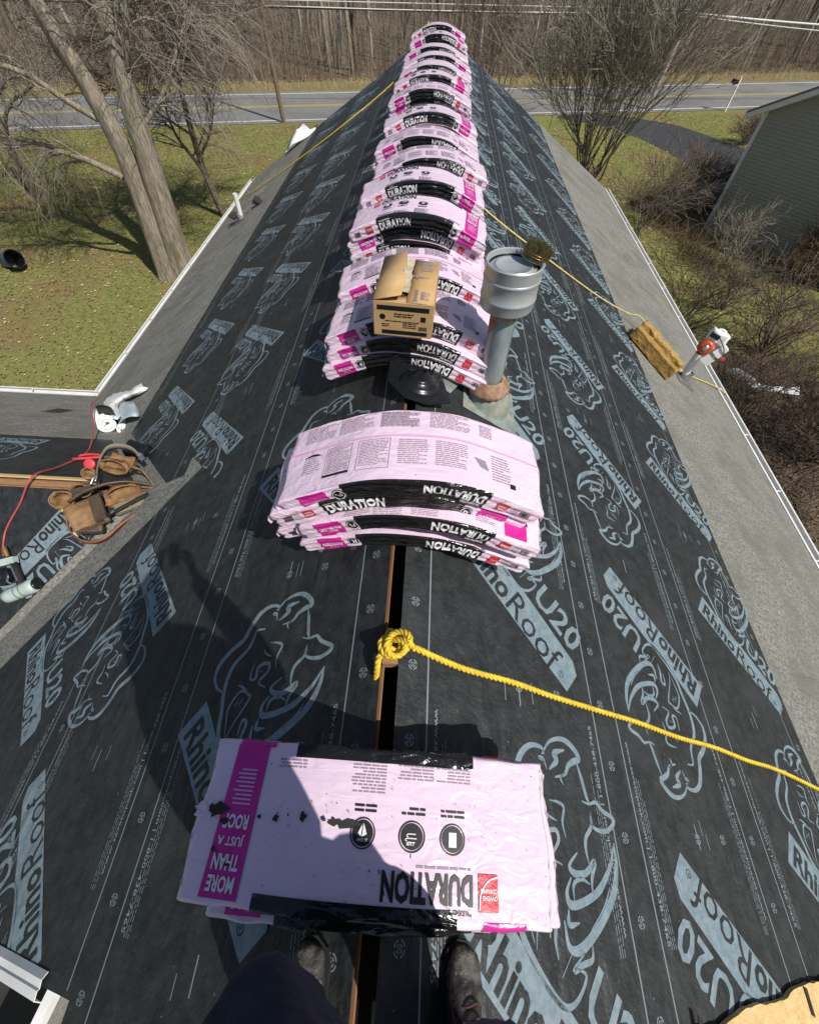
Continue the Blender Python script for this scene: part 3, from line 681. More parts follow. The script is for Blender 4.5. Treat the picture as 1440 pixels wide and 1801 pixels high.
            T['grey_ink'].greek(.21, -.165, .30, -.135, .009, .45, rnd)
        else:
            for i, x in enumerate((-.47, -.30, -.13, .06)):
                T['grey_ink'].greek(x, .095, x+.15, .185, .0085, .45, rnd)
                if i == 2: T['grey_ink'].greek(x, .10, x+.15, .18, .005, .55, rnd)
            T['grey_ink'].greek(.25, .1, .31, .17, .009, .45, rnd)
            T['pale_ink'].rect(-.53, .038, .53, .047) if rnd.random() < .6 else None
            T['grey_ink'].greek(-.45, -.10, -.37, .0, .012, .4, rnd); T['black_ink'].stroke([(-.45, .004), (-.41, .012), (-.37, .003)], .013, 4)
            for x in (-.34, -.20):
                for a in ((x, -.135, x+.115, -.132), (x, .025, x+.115, .028), (x, -.135, x+.002, .028), (x+.113, -.135, x+.115, .028)): T['grey_ink'].rect(*a)
                T['grey_ink'].greek(x+.008, -.12, x+.108, .018, .0085, .45, rnd)
            T['black_ink'].rect(-.34, -.135, -.225, -.122)
            for x in (-.055, .085): T['grey_ink'].greek(x, -.12, x+.115, .02, .0105, .42, rnd)
            T['grey_ink'].poly([(.225, -.03), (.27, -.035), (.285, -.085), (.25, -.075)]); T['grey_ink'].greek(.30, -.13, .39, .01, .014, .4, rnd)
            T['black_ink'].rect(.385, -.14, .41, -.115)
        for k, p in T.items():
            p.fine(mx); p.xf(lambda x, y: (x, -y)); PIECES.append((k, p))
        out = []
        SPEC = {'black_film': ('black_panel', 'black_film', .0022), 'disc': ('emblem', 'black_film', .0022), 'magenta_film': ('magenta_panel', 'magenta_film', .0020), 'red_ink': ('red_label', 'red_ink', .0030), 'white_ink': ('lettering', 'white_ink', .0042),
                'white_ink2': ('panel_lettering', 'white_ink', .0050), 'black_ink': ('black_print', 'black_ink', .0026), 'grey_ink': ('fine_print', 'grey_ink', .0018), 'pale_ink': ('pale_print', 'pale_ink', .0028)}
        for key, p in PIECES:
            part, mt, off = SPEC[key]
            if p.t and not (detail == 0 and part in ('fine_print', 'pale_print', 'panel_lettering')): out.append((part, p.on(lambda a, b: s.S(a, b, off), mt, part)))
        return out
KIT = {}
def kit(front, near_up, droop, seed, detail):
    k = (front, near_up, round(droop, 3), seed, detail)
    if k not in KIT:
        b = Bundle(droop, seed); d = [('wrapper', b.body(110 if detail > 1 else 84 if detail else 64, 60 if detail > 1 else 44))]+b.prints(front, near_up, detail, .018 if detail > 1 else .03); KIT[k] = d
    return KIT[k]
_EK = {}
def ends_kit(droop, seed):
    """crumpled ears of film where the wrapper is folded over the bundle's ends"""
    k = (round(droop, 3), seed)
    if k not in _EK:
        b = Bundle(droop, seed); r = random.Random(seed); _EK[k] = []
        for sg in (-1, 1):
            for v0, v1 in ((-.19, -.05-r.random()*.08), (.04, .18)):
                m = MB(); n = 9
                for i in range(n):
                    v = v0+(v1-v0)*i/(n-1); c = b.S([sg*(BL/2-.012)], [-v], 0)[0]; top = Vector(c); l = .005+.013*abs(math.sin(i*.8+2*r.random()))+.006*r.random()
                    for q in range(4): t = q/3; m.v.append((top.x+sg*l*math.sin(t*2.4), top.y+.004*math.sin(q*2+i), top.z-.002-t*BT*.8+.005*math.sin(i*2.1+q)))
                for i in range(n-1):
                    for q in range(3): a = i*4+q; m.f.append((a, a+1, a+5, a+4))
                _EK[k].append((sg, m.mesh('pink_film', True, 'film_fold')))
    return _EK[k]
ORD = ['first', 'second', 'third', 'fourth', 'fifth', 'sixth', 'seventh', 'eighth', 'ninth', 'tenth', 'eleventh', 'twelfth', 'thirteenth', 'fourteenth', 'fifteenth']
def bundle(loc, rz, front, near_up, droop, seed, detail, label, tilt=0.0):
    o = empty('shingle_bundle', loc, (0, tilt, rz), label, 'shingle bundle', 'pink shingle bundles along the ridge')
    if detail and seed < 34:
        for e, me in ends_kit(droop, seed): link('film_fold', me, o)
    for part, me in kit(front, near_up, droop, seed, detail):
        q = link(part, me, o)
        if part in ('lettering', 'panel_lettering', 'black_print', 'fine_print', 'pale_print'): q['kind'] = 'stuff'
    return o
br = random.Random(21)
def pos_word(i, n):
    if n == 2: return 'lower one' if i == 0 else 'top one'
    return 'top one' if i == n-1 else 'bottom one' if i == 0 else f'{ORD[i]} from the bottom'
# stack at the photographer's feet
bundle((.025, -.115, .000), R_(180+1.5), True, True, R_(13), 1, 2, 'scuffed pink shingle bundle underneath, lower of the two at the photographer\'s feet', R_(.6))
front_b = bundle((-.018, -.082, .097), R_(180-1.2), True, True, R_(11), 2, 2, 'pink shingle bundle at the photographer\'s feet, half in shadow, torn along the middle', R_(-.6))
for o in bpy.data.objects:
    if o.name.startswith('shingle_bundle'): o.scale = (.965, 1, 1)
fb = Bundle(R_(11), 2)
tears = P2(); tr = random.Random(4)
def blob(x, y, rx, ry, n=15):
    tears.poly([(x+rx*math.cos(a)*tr.uniform(.45, 1.15), y+ry*math.sin(a)*tr.uniform(.4, 1.15)) for a in [2*math.pi*i/n for i in range(n)]])
for x, y, rx, ry in ((.475, -.012, .045, .022), (.44, .012, .02, .01), (.195, -.012, .012, .015), (.135, -.012, .009, .008), (.07, -.004, .045, .014), (.105, -.008, .02, .01), (.275, -.005, .01, .012), (.33, -.005, .008, .006), (.40, .11, .016, .004), (.455, .08, .006, .008)): blob(x, y, rx, ry)
for i in range(90):
    x, y = tr.uniform(-.5, .5), tr.choice((tr.uniform(-.19, .17), tr.gauss(-.01, .03))); blob(x, y, tr.uniform(.001, .0042), tr.uniform(.0006, .0016), 6)
tears.xf(lambda x, y: (x, -y)); tag(link('tears', tears.on(lambda a, b: fb.S(a, b, .0055), 'granule_black', 'tears'), front_b), kind='stuff')
# wind-lifted flap of film at the left edge of the tear
fl = MB(); pts = [(0, 0, 0), (.018, -.010, .008), (.022, .002, .016), (.034, .004, .012), (.022, .014, .012), (.03, .026, .008), (.010, .034, .002)]
fl.add([(0, .022, 0)]+pts, [(0, i+1, i+2) for i in range(6)]); c_ = fb.S([.515], [.02], .006)[0]
fl.build('torn_flap', 'pink_film', front_b, True, mw=Matrix.Translation(c_))
# second stack
for i, (dx, dy, rz, fr, upw) in enumerate(((.03, -.02, 178, True, False), (-.05, .02, 2.0, False, True), (.04, -.035, -1.5, True, False), (-.04, .0, 1.5, False, True), (.005, -.0, -.5, False, False))):
    bundle((.035+dx*1.3, 1.19+dy*1.3, .002+.092*i), R_(rz), fr, upw, R_(21+1.2*i if i < 4 else 24), 10+i, 2, f'pink shingle bundle in the stack behind the knotted rope, {pos_word(i, 5)}', R_(br.uniform(-1, 1)))
# the long row of stacks behind the vent pipe: (near edge Y, bundles, top face style, lettering upright, x shift, yaw)
rows = [(2.36, 3, 0, 0, -.02, -3), (2.94, 3, 0, 0, -.03, 3), (3.66, 4, 1, 1, -.03, -4), (4.34, 4, 1, 1, -.03, 1), (4.93, 4, 0, 0, .03, 2), (5.58, 4, 0, 0, -.02, -2), (6.46, 4, 1, 1, -.01, 3), (7.58, 4, 0, 0, -.04, -2),
        (8.38, 4, 1, 1, -.04, 2), (9.04, 4, 0, 0, .0, -1), (9.75, 4, 0, 1, .02, 2), (10.5, 4, 0, 0, .0, -2), (11.8, 4, 1, 0, .02, 1), (12.85, 4, 0, 1, .0, -1)]
for k, (y, n, fr, upw, dx, rz) in enumerate(rows):
    for i in range(n):
        top = i == n-1; f_, u_ = (bool(fr), bool(upw)) if top else ((bool(fr), bool(upw)) if k in (0,) else (br.random() < .5, br.random() < .5))
        seed = 30+(k*5+i) % 7
        jx, jy = (0, 0) if top else (br.uniform(-.04, .04), br.uniform(-.035, .03))
        if k == 0: jx, jy = (-.035, 0, .0)[i], (-.05, -.03, .02)[i]
        bundle((dx+jx, y+BD/2+jy, .002+.0945*i), R_(rz+(0 if top else br.uniform(-2, 2))), f_, u_, R_(23), seed, 1 if k < 8 else 0,
               f'pink shingle bundle, {pos_word(i, n)} in the {ORD[k]} ridge stack behind the vent pipe', R_(br.uniform(-1, 1)))

# ------------------------------------------------------------------ cardboard box on the first stack
bx = empty('cardboard_box', (-.055, 2.44, .292), (R_(1.5), R_(1), R_(-3)), 'opened brown cardboard box with a lifted flap on the pink bundles', 'box')
w, l, h = .33, .46, .20
m = MB()
for c, s in (((0, -l/2, h/2), (w, .006, h)), ((0, l/2, h/2), (w, .006, h)), ((-w/2, 0, h/2), (.006, l-.008, h)), ((w/2, 0, h/2), (.006, l-.008, h)), ((0, 0, .003), (w-.008, l-.008, .006))): m.box(c, s)
m.build('carton', 'cardboard', bx)
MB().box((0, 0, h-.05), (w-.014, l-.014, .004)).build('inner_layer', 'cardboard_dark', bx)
def flap(name, pts):                                  # bent sheet through rows of points
    m = MB(); rws = len(pts); cn = len(pts[0])
    for r_ in pts: m.v += [tuple(p) for p in r_]
    for i in range(rws-1):
        for j in range(cn-1): a = i*cn+j; m.f.append((a, a+1, a+cn+1, a+cn))
    o = m.build(name, 'cardboard', bx, True); md = o.modifiers.new('thickness', 'SOLIDIFY'); md.thickness = .004; return o
flap('right_flap', [[(w/2, -l/2, h+.002), (w/2, 0, h+.003), (w/2, l/2, h+.002)], [(w/4, -l/2, h+.007), (w/4, 0, h+.006), (w/4, l/2, h+.004)], [(.015, -l/2+.004, h+.002), (.02, 0, h+.004), (.025, l/2, h+.006)]])
flap('left_flap', [[(-w/2, -l/2, h+.002), (-w/2, 0, h+.004), (-w/2, l/2, h+.004)], [(-w/4, -l/2+.003, h+.022), (-w/4, .02, h+.018), (-w/4, l/2+.008, h+.025)], [(-.012, -l/2+.012, h+.035), (-.008, .05, h+.022), (-.03, l/2+.025, h+.040)]])
flap('back_flap', [[(-w/2+.01, l/2, h), (0, l/2, h), (w/2-.01, l/2, h)], [(-w/2+.02, l/2-.06, h-.008), (0, l/2-.07, h-.01), (w/2-.02, l/2-.07, h-.006)]])
flap('front_flap', [[(-w/2+.01, -l/2, h), (0, -l/2, h), (w/2-.01, -l/2, h)], [(-w/2+.02, -l/2+.08, h-.012), (0, -l/2+.09, h-.01), (w/2-.02, -l/2+.08, h-.006)]])
tp = MB(); tk = random.Random(3)
rowsp = [[(x+tk.uniform(-.006, .006), y, h+.014+.012*math.sin(y*30)+tk.uniform(0, .008)) for x in (-.03, -.005, .02)] for y in np.linspace(-l/2+.06, l/2-.02, 14)]
for r_ in rowsp: tp.v += r_
for i in range(13):
    for j in range(2): a = i*3+j; tp.f.append((a, a+1, a+4, a+3))
tp.build('torn_tape', 'tape', bx, True)
ink = P2(); ink.rect(-.145, h-.045, .145, h-.018); ink.rect(-.12, .012, .14, .036); ink.disc(-.115, h-.085, .017); ink.rect(.10, h-.10, .128, h-.07)
ink.greek(-.05, h-.09, .06, h-.06, .014, .55); ink.greek(-.10, h-.12, .09, h-.105, .02, .3); ink.greek(-.12, .05, -.06, .075, .012); ink.greek(.0, .055, .08, .085, .012)
for i in range(14): ink.rect(.09+.0035*i, .045, .0915+.0035*i, .07)
tag(link('box_print', ink.flat('black_ink', 0, 'box_print'), bx, mw=frame((0, -l/2-.0042, 0), (1, 0, 0), (0, 0, 1), (0, -1, 0))), kind='stuff')
ink = P2(); ink.greek(.055, -.20, .075, -.10, .004, .5); ink.greek(.09, -.20, .14, -.12, .009); ink.greek(.07, .10, .14, .19, .01)
for a in ((.05, -.215, .075, -.205),): ink.rect(*a)
for pts_, wd in (([(-.04, .03), (.0, .02), (.05, .035), (.07, .03), (.13, .03)], .008), ([(.02, .045), (.045, .03), (.06, .01)], .014)): ink.stroke(pts_, wd, 4)
tag(link('box_print', ink.flat('grey_ink', h+.0105, 'box_print'), bx), kind='stuff')
ink = P2(); ink.greek(-.125, -.02, -.105, .10, .005, .6)
for pts_, wd in (([(-.09, -.01), (-.06, .04), (-.02, .05), (-.045, .09)], .02), ([(-.08, .07), (-.05, .06), (-.03, .10)], .016), ([(-.09, .04), (-.07, .0), (-.03, .02)], .014)): ink.stroke(pts_, wd, 4)
tag(link('box_print', ink.flat('black_ink', 0, 'box_print'), bx, mw=Matrix.Translation((0, 0, h+.0265)) @ Matrix.Rotation(R_(-6), 4, 'Y')), kind='stuff')

# ------------------------------------------------------------------ galvanised vent pipe with cap
pb = roofR(.60, 2.36)
vp = empty('vent_pipe', pb, None, 'tall galvanised vent pipe with a wide round cap and rusty collar', 'vent pipe')
sl = Matrix.Rotation(AL, 4, 'Y')                       # lies on the right slope
f_ = MB(); f_.prism([(-.22, -.20), (.25, -.22), (.26, .24), (-.20, .22)], .004, sl @ Matrix.Translation((0, 0, .022))).build('base_flashing', 'old_flashing', vp)
MB().lathe([(.185, -.02), (.165, .06), (.13, .13), (.105, .17)], 28, Matrix.Rotation(AL*.35, 4, 'Y')).build('flashing_cone', 'old_flashing', vp, True)
MB().lathe([(.078, .235), (.10, .225), (.135, .175), (.142, .155), (.136, .15)], 40, Matrix.Rotation(R_(4), 4, 'X'), wob=lambda i, k: (.035 if k % 2 else -.02) if i >= 2 else 0).build('storm_collar', 'rusty', vp, True)
MB().lathe([(.076, -.05), (.076, .78)], 32).build('pipe', 'galvanised', vp, True)
MB().box((.070, -.030, .36), (.006, .012, .84), rotz(R_(-20))).build('pipe_seam', 'galvanised', vp)
rb_ = MB().lathe([(.0772, .60), (.0772, .72)], 32); rb_.v = [(x, y, z-(.05*math.sin(i*.39+1)+.03*math.sin(i*.79)+.02*math.sin(i*1.6)-.03 if z < .65 else 0)) for i, (x, y, z) in enumerate(rb_.v)]; rb_.build('rust_stain', 'rusty', vp, True)
cp = [(.077, .705), (.128, .712), (.148, .722), (.153, .735), (.153, .775), (.157, .78), (.157, .788), (.153, .793), (.153, .875), (.157, .88), (.157, .888), (.153, .893), (.156, .95), (.158, .957), (.152, .962), (.142, .957), (.138, .935)]
cap_ = MB().lathe(cp, 48).build('cap', 'cap_metal', vp, angle=40)
MB().lathe([(.138, .936), (.135, .905), (.12, .902)], 48).build('cap_throat', 'black_plastic', cap_, angle=40)
MB().lathe([(.1335, .925), (.126, .931), (.104, .931), (.100, .941), (.096, .943), (.092, .937), (.03, .939), (.0005, .939)], 40, Matrix.Translation((-.002, -.004, 0))).build('cap_lid', 'cap_metal', cap_, True)
# coil of roofing nails on the rim of the cap
nc = empty('nail_coil', pb+Vector((.105, .045, .948)), (R_(-8), R_(16), 0), 'coil of roofing nails lying on the rim of the vent cap', 'nail coil')
nm = MB(); hm = MB(); wm = MB(); k = 0; a = 0.0; r = .018; nr = random.Random(9)
while r < .074:
    x, y = r*math.cos(a), r*math.sin(a); tl = nr.uniform(-.004, .004)
    fl_ = 1+.10*(r/.074); hh_ = .098-.026*(r/.074)**2+nr.uniform(-.006, .006)
    nm.tube([(x, y, .004), (x*fl_+tl, y*fl_+tl, hh_-.01), (x*fl_*1.01+tl*1.2, y*fl_*1.01+tl*1.2, hh_)], [.0024, .0022, .0004], 4)
    hm.lathe([(.0055, .0), (.0055, .002)], 6, Matrix.Translation((x, y, 0)), cap=True)
    a += .0078/r; r += .0078/r*.0017
tag(nm.build('nail_shanks', 'nail_steel', nc), kind='stuff'); tag(hm.build('nail_heads', 'steel', nc), kind='stuff')
for z in (.024, .036): MB().tube([(.0765*math.cos(t), .0765*math.sin(t), z) for t in np.linspace(0, 6.283, 40, endpoint=False)], .0013, 5, closed=True).build('binding_wire', 'copper_wire', nc, True)

# ------------------------------------------------------------------ black plumbing boot lying on the ridge
pbt = empty('pipe_boot', (.045, 2.135, .012), (R_(-2), R_(12), R_(8)), 'black plastic pipe boot flashing lying loose on the ridge', 'pipe boot')
MB().prism([(-.20, -.02), (-.17, .24), (-.02, .20), (.16, .16), (.18, -.16), (.02, -.20), (-.11, -.16)], .004, Matrix.Translation((0, 0, .0))).build('flange', 'black_plastic', pbt)
MB().lathe([(.128, .004), (.124, .016), (.112, .022), (.105, .03)], 36).build('rim', 'black_plastic', pbt, True)
MB().lathe([(.105, .03), (.075, .042), (.07, .05), (.066, .05), (.058, .058), (.055, .068), (.047, .07), (.043, .082), (.036, .084), (.032, .098), (.024, .10), (.020, .092), (.019, .07)], 36).build('cone', 'black_plastic', pbt, angle=50)
sc = empty('wood_scrap', (.09, 2.40, -.02), (R_(10), R_(18), R_(-25)), 'short scrap of brown plywood sticking out below the first ridge stack', 'wood scrap')
MB().box((0, -.08, .02), (.09, .16, .015)).build('veneer_layer', 'raw_wood', sc); MB().box((0, -.082, .008), (.088, .158, .008)).build('veneer_layer', 'brown_wood', sc)
mf = MB().prism([(-.16, -.14), (.02, -.17), (.12, .02), (-.05, .16)], .004, Matrix.Translation((.23, 2.36, -.085)) @ sl).build('metal_scrap', 'old_flashing'); tag(mf, 'torn piece of weathered grey flashing left of the vent pipe base', 'metal scrap')

# ------------------------------------------------------------------ ropes
def rope_mesh(path, R=.012, pitch=.065, n=5, step=.010):
    P = [Vector(p) for p in path]; L = [0.0]
    for i in range(1, len(P)): L.append(L[-1]+(P[i]-P[i-1]).length)
    N = max(8, int(L[-1]/step)); pts = []; j = 0
    for i in range(N+1):
        d = L[-1]*i/N
        while j < len(P)-2 and L[j+1] < d: j += 1
        t = (d-L[j])/max(1e-9, L[j+1]-L[j]); pts.append(P[j].lerp(P[j+1], t))
    fr = []; u = None
    for i in range(N+1):
        t = (pts[min(i+1, N)]-pts[max(i-1, 0)]).normalized()
        u = (t.orthogonal() if u is None else u-t*u.dot(t)).normalized(); fr.append((u, t.cross(u)))
    m = MB()
    for s in range(3):
        q = []
        for i in range(N+1):
            a = 2*math.pi*(L[-1]*i/N/pitch+s/3); q.append(pts[i]+(fr[i][0]*math.cos(a)+fr[i][1]*math.sin(a))*R*.52)
        m.tube(q, R*.54, n)
    return m
rp = empty('yellow_rope', (0.02, .5, .03), None, 'bright yellow rope knotted at the ridge slot and running down the right slope', 'rope')
line_ = crom([(.085, .485, .05), (.3, .462, -.13), (.55, .452, -.285), (.75, .428, -.40), (1.05, .405, -.575), (1.3, .388, -.725), (1.6, .352, -.90), (1.9, .335, -1.078), (2.2, .295, -1.255), (2.5, .268, -1.425), (3.0, .18, -1.728), (3.6, .06, -2.075), (4.5, -.10, -2.60), (5.3, -.25, -3.06)], 8)
rope_mesh(line_, .0142, .078).build('line', 'rope_yellow', rp, True, True)
kn = [(-.056, .372, -.03), (-.052, .405, .02), (-.045, .445, .045)]
for i in range(44):                                   # messy turns round the ridge board
    th = 2.6-i*.50; rr = .036+.015*math.sin(1.3*th+.6)+.006*math.sin(.37*i); kn.append((.012+rr*1.12*math.cos(th)+.004*math.sin(i*.9), .492+rr*math.sin(th), .022+.0016*i+.014*math.sin(2.2*th+i*.11)))
kn += [(.05, .505, .09), (.085, .484, .055)]
rope_mesh(crom(kn, 4), .0135, .06, 5, .008).build('knot', 'rope_yellow', rp, True, True)
rope_mesh(crom([(-.018, .515, .03), (-.02, .545, .028), (-.012, .556, .02), (.002, .545, .01)], 6), .0140, .065).build('loose_end', 'rope_yellow', rp, True, True)
MB().box((-.006, .468, -.012), (.062, .085, .05), rotz(R_(4))).build('ridge_block', 'brown_wood', house, world=True)
r2 = empty('yellow_rope', roofR(.8, 5.97, .03), None, 'pale yellow rope lying across the right slope beside the foam block', 'rope')
pr = [roofR(s, y, o) for s, y, o in ((-.0, 5.95, .30), (.45, 5.97, .10), (.9, 5.98, .032), (1.9, 6.02, .032), (2.95, 6.16, .032), (3.5, 6.15, .10), (3.72, 6.12, .17), (4.3, 6.03, .06), (4.62, 5.93, .012), (4.82, 5.86, .02), (5.2, 5.98, .02), (5.8, 6.25, .02), (6.35, 6.42, .04), (6.56, 6.38, .03))]
rope_mesh(crom(pr, 6), .012, .07, 4, .02).build('line', 'rope_pale', r2, True, True)
pr = [roofR(s, y, .03) for s, y in ((4.62, 6.1), (4.72, 5.97), (4.84, 5.88), (4.95, 5.86))]
rope_mesh(crom(pr, 5), .012, .07, 4, .02).build('loose_end', 'rope_pale', r2, True, True)
r3 = empty('yellow_rope', roofL(1.14, 13.2, .03), None, 'yellow rope stretched down the far left slope to the gutter', 'rope')
pr = [roofL(s, y, o) for s, y, o in ((.0, 13.4, .42), (.6, 13.3, .18), (1.14, 13.2, .03), (2.47, 12.9, .03), (4.0, 13.1, .03), (5.5, 13.6, .03), (6.5, 14.2, .03), (6.9, 14.5, -.05))]
rope_mesh(crom(pr, 6), .014, .09, 4, .03).build('line', 'rope_yellow', r3, True, True)

# ------------------------------------------------------------------ foam block on the right slope
fo = empty('foam_block', roofR(3.92, 5.55, .02), None, 'old yellow foam cushion block with a torn face lying on the roof', 'foam block')
fo.rotation_euler = (Matrix(((ca, 0, sa), (0, 1, 0), (-sa, 0, ca))).to_4x4() @ rotz(R_(49))).to_euler()
def lump(c, size, seed, amp, res=.03, cut=None):
    r = random.Random(seed); m = bmesh.new(); bmesh.ops.create_cube(m, size=1)
    for v in m.verts: v.co = Vector((v.co.x*size[0], v.co.y*size[1], v.co.z*size[2]))
    bmesh.ops.subdivide_edges(m, edges=m.edges[:], cuts=int(max(size)/res), use_grid_fill=True)
    from mathutils import noise as nz
    for v in m.verts:
        n_ = nz.noise_vector(v.co*9+Vector((seed, 0, 0)))*amp+nz.noise_vector(v.co*28)*amp*.5; v.co += n_+Vector(c)
    mb = MB(); mb.v = [tuple(v.co) for v in m.verts]; m.verts.index_update(); mb.f = [tuple(v.index for v in f.verts) for f in m.faces]; m.free(); return mb
lump((-.14, 0, .08), (.30, .84, .15), 2, .014).build('lower_half', 'foam', fo, True)
lump((.08, .01, .115), (.25, .82, .19), 5, .024).build('torn_half', 'foam_torn', fo, True)

# ------------------------------------------------------------------ plastic vent pipes with their boots
def pvc(base, h, label, lean=0.0, side=1):
    o = empty('plastic_pipe', base, None, label, 'vent pipe')
    rot = Matrix.Rotation(side*AL, 4, 'Y')
    MB().prism([(-.2, -.2), (.16, -.22), (.18, .2), (-.18, .22)], .004, rot @ Matrix.Translation((0, 0, .012))).build('boot_flange', 'boot_grey', o)
    MB().lathe([(.10, .0), (.085, .06), (.06, .12), (.058, .14)], 20, rot @ Matrix.Translation((0, 0, .01))).build('boot_cone', 'boot_grey', o, True)
    MB().lathe([(.054, -.05), (.054, h), (.046, h), (.046, h-.2)], 24, Matrix.Rotation(lean, 4, 'X')).build('pipe', 'pvc', o, angle=40)
    return o
pvc(roofR(4.80, 5.66), .46, 'white plastic vent pipe under the leaf blower by the right gutter', 0, 1)
pl_ = pvc(roofL(5.26, 11.35), .52, 'white plastic vent pipe standing near the far left gutter', 0, -1)
MB().prism([(-.30, -.02), (-.16, -.10), (-.06, .0), (-.16, .1)], .05, Matrix.Translation((0, 0, .05)) @ Matrix.Rotation(R_(30), 4, 'X')).build('bent_boot', 'granule_black', pl_)
gl = lump((0, 0, .05), (.26, .2, .1), 8, .03); tag(gl.build('work_glove', 'granule_black', mw=Matrix.Translation(roofL(4.75, 11.5, .0)) @ Matrix.Rotation(R_(30), 4, 'Y')), 'crumpled black cloth lying beside the far left vent pipe', 'cloth')

# ------------------------------------------------------------------ leaf blower resting on the right pipe
lbw = empty('leaf_blower', roofR(4.80, 5.66)+Vector((.06, .03, .45)), (R_(-14), R_(10), R_(-32)), 'white and orange leaf blower perched on the pipe by the right gutter', 'leaf blower')
q = MB().lathe([(.02, -.085), (.09, -.08), (.135, -.06), (.15, -.02), (.15, .03), (.13, .06), (.05, .075), (.0005, .078)], 32, Matrix.Translation((.06, .02, .10)) @ Matrix.Rotation(R_(80), 4, 'X')); q.build('fan_housing', 'blower_white', lbw, True)
q = MB().lathe([(.105, 0), (.10, .04), (.08, .06), (.045, .068), (.04, .06)], 28, Matrix.Translation((-.03, -.06, .09)) @ Matrix.Rotation(R_(86), 4, 'X')); q.build('starter_cover', 'blower_orange', lbw, True)
MB().lathe([(.03, 0), (.045, .004), (.045, .012), (.0005, .014)], 20, Matrix.Translation((-.03, -.125, .095)) @ Matrix.Rotation(R_(86), 4, 'X')).build('badge', 'steel', lbw, True)
MB().box((.17, -.05, .14), (.13, .15, .15), Matrix.Rotation(R_(20), 4, 'Y'), .8).build('fuel_tank', 'blower_white', lbw)
lump((.03, .03, .25), (.26, .19, .15), 12, .02, .05).build('engine_cover', 'blower_white', lbw, True)
MB().box((.02, .06, .27), (.20, .13, .10), Matrix.Rotation(R_(-12), 4, 'Y'), .85).build('engine_shroud', 'blower_white', lbw)
MB().box((-.03, -.075, .265), (.13, .05, .06)).build('air_filter', 'black_plastic', lbw)
MB().tube(crom([(-.06, .06, .27), (-.02, .07, .335), (.06, .07, .34), (.12, .06, .29)], 5), .016, 8).build('handle', 'blower_white', lbw, True)
MB().tube(crom([(-.02, -.04, .29), (.06, -.10, .26), (.16, -.13, .20), (.24, -.12, .12)], 5), .007, 6).build('throttle_cable', 'leather_dark', lbw, True)
MB().box((.26, -.10, .07), (.05, .05, .04)).build('fuel_cap', 'red_grip', lbw)
MB().box((.11, -.10, -.03), (.14, .02, .13), Matrix.Rotation(R_(18), 4, 'Y')).build('guard', 'blower_white', lbw)

# ------------------------------------------------------------------ tool belt on the wing ridge
def sweep(path, w, t, upv=(0, 0, 1)):                 # flat band, w along upv, t across
    m = MB(); P = [Vector(p) for p in path]; U = Vector(upv); n = len(P)
    for i, p in enumerate(P):
        d = (P[min(i+1, n-1)]-P[max(i-1, 0)]).normalized(); s = d.cross(U).normalized(); u = s.cross(d).normalized()
        for a, b in ((-1, -1), (1, -1), (1, 1), (-1, 1)): m.v.append(tuple(p+s*a*t/2+u*b*w/2))
    for i in range(n-1):
        for k in range(4): m.f.append((i*4+k, i*4+(k+1) % 4, i*4+4+(k+1) % 4, i*4+4+k))
    m.f += [(3, 2, 1, 0), tuple(range(n*4-4, n*4))]; return m
tb = empty('tool_belt', (-2.74, 2.13, -1.385), (R_(8), R_(9), R_(2)), 'worn tan leather tool belt with pouches lying on the valley', 'tool belt')
def zt(x, y, z=0.0): return ((x-620)*.00066, (760-y)*.00078, z)
def cup(name, c, rx, ry, h, tilt, mt, rz=0, sq=.75):
    M = Matrix.Translation(zt(*c)) @ rotz(R_(rz)) @ Matrix.Rotation(R_(tilt), 4, 'X') @ Matrix.Diagonal((rx, ry, 1, 1))
    w_ = lambda i, k: .09*math.sin(k*1.7+i)+.07*math.sin(k*.9+2*i)
    o = MB().lathe([(.0005, 0), (sq*.8, .0), (sq, h*.12), (.95, h*.55), (1, h), (.93, h), (.80, h*.5), (sq*.6, h*.1), (.0005, h*.08)], 20, M, wob=w_).build(name, mt, tb, True)
    MB().tube([M @ Vector((math.cos(a)*.97, math.sin(a)*.97, h)) for a in np.linspace(0, 6.283, 22, endpoint=False)], .006, 5, closed=True).build('pouch_rim', 'leather', o, True)
    return o
def sack(name, c, size, rz, tilt, mt, seed):
    return lump((0, 0, 0), size, seed, .016, .028).build(name, mt, tb, True, mw=Matrix.Translation(zt(*c)) @ rotz(R_(rz)) @ Matrix.Rotation(R_(tilt), 4, 'X'))
cup('nail_pouch', (150, 850, .0), .095, .075, .15, 38, 'leather', 20)
cup('nail_pouch', (330, 700, .0), .085, .06, .14, 42, 'leather', 10)
cup('tape_pouch', (320, 500, .02), .055, .05, .10, 40, 'leather', 10)
MB().lathe([(.0005, 0), (.044, 0), (.048, .03), (.04, .035), (.0005, .035)], 18, Matrix.Translation(zt(330, 455, .10)) @ Matrix.Rotation(R_(30), 4, 'X')).build('tape_measure', 'red_grip', tb, True)
cup('side_pouch', (620, 330, .0), .135, .065, .13, 48, 'leather', -8); sack('inner_pouch', (640, 340, .03), (.22, .15, .06), -8, 0, 'leather', 9)
cup('leather_pouch', (740, 610, .01), .13, .06, .15, 62, 'leather_red', 30)
sack('large_pouch', (510, 1070, .055), (.27, .25, .085), 36, 8, 'leather', 3); sack('pouch_mouth_shade', (590, 1235, .03), (.20, .05, .06), 12, 0, 'leather_dark', 4)  # solid dark lump stands for the shaded opening of the large pouch
sack('under_pouch', (820, 760, .03), (.30, .15, .06), 30, 0, 'leather', 6); sack('canvas_pad', (900, 820, .02), (.26, .20, .04), 35, 0, 'webbing', 7)
MB().box(zt(655, 1010, .115), (.095, .26, .03), rotz(R_(33)) @ Matrix.Rotation(R_(-8), 4, 'Y')).build('dark_flap', 'leather_dark', tb)
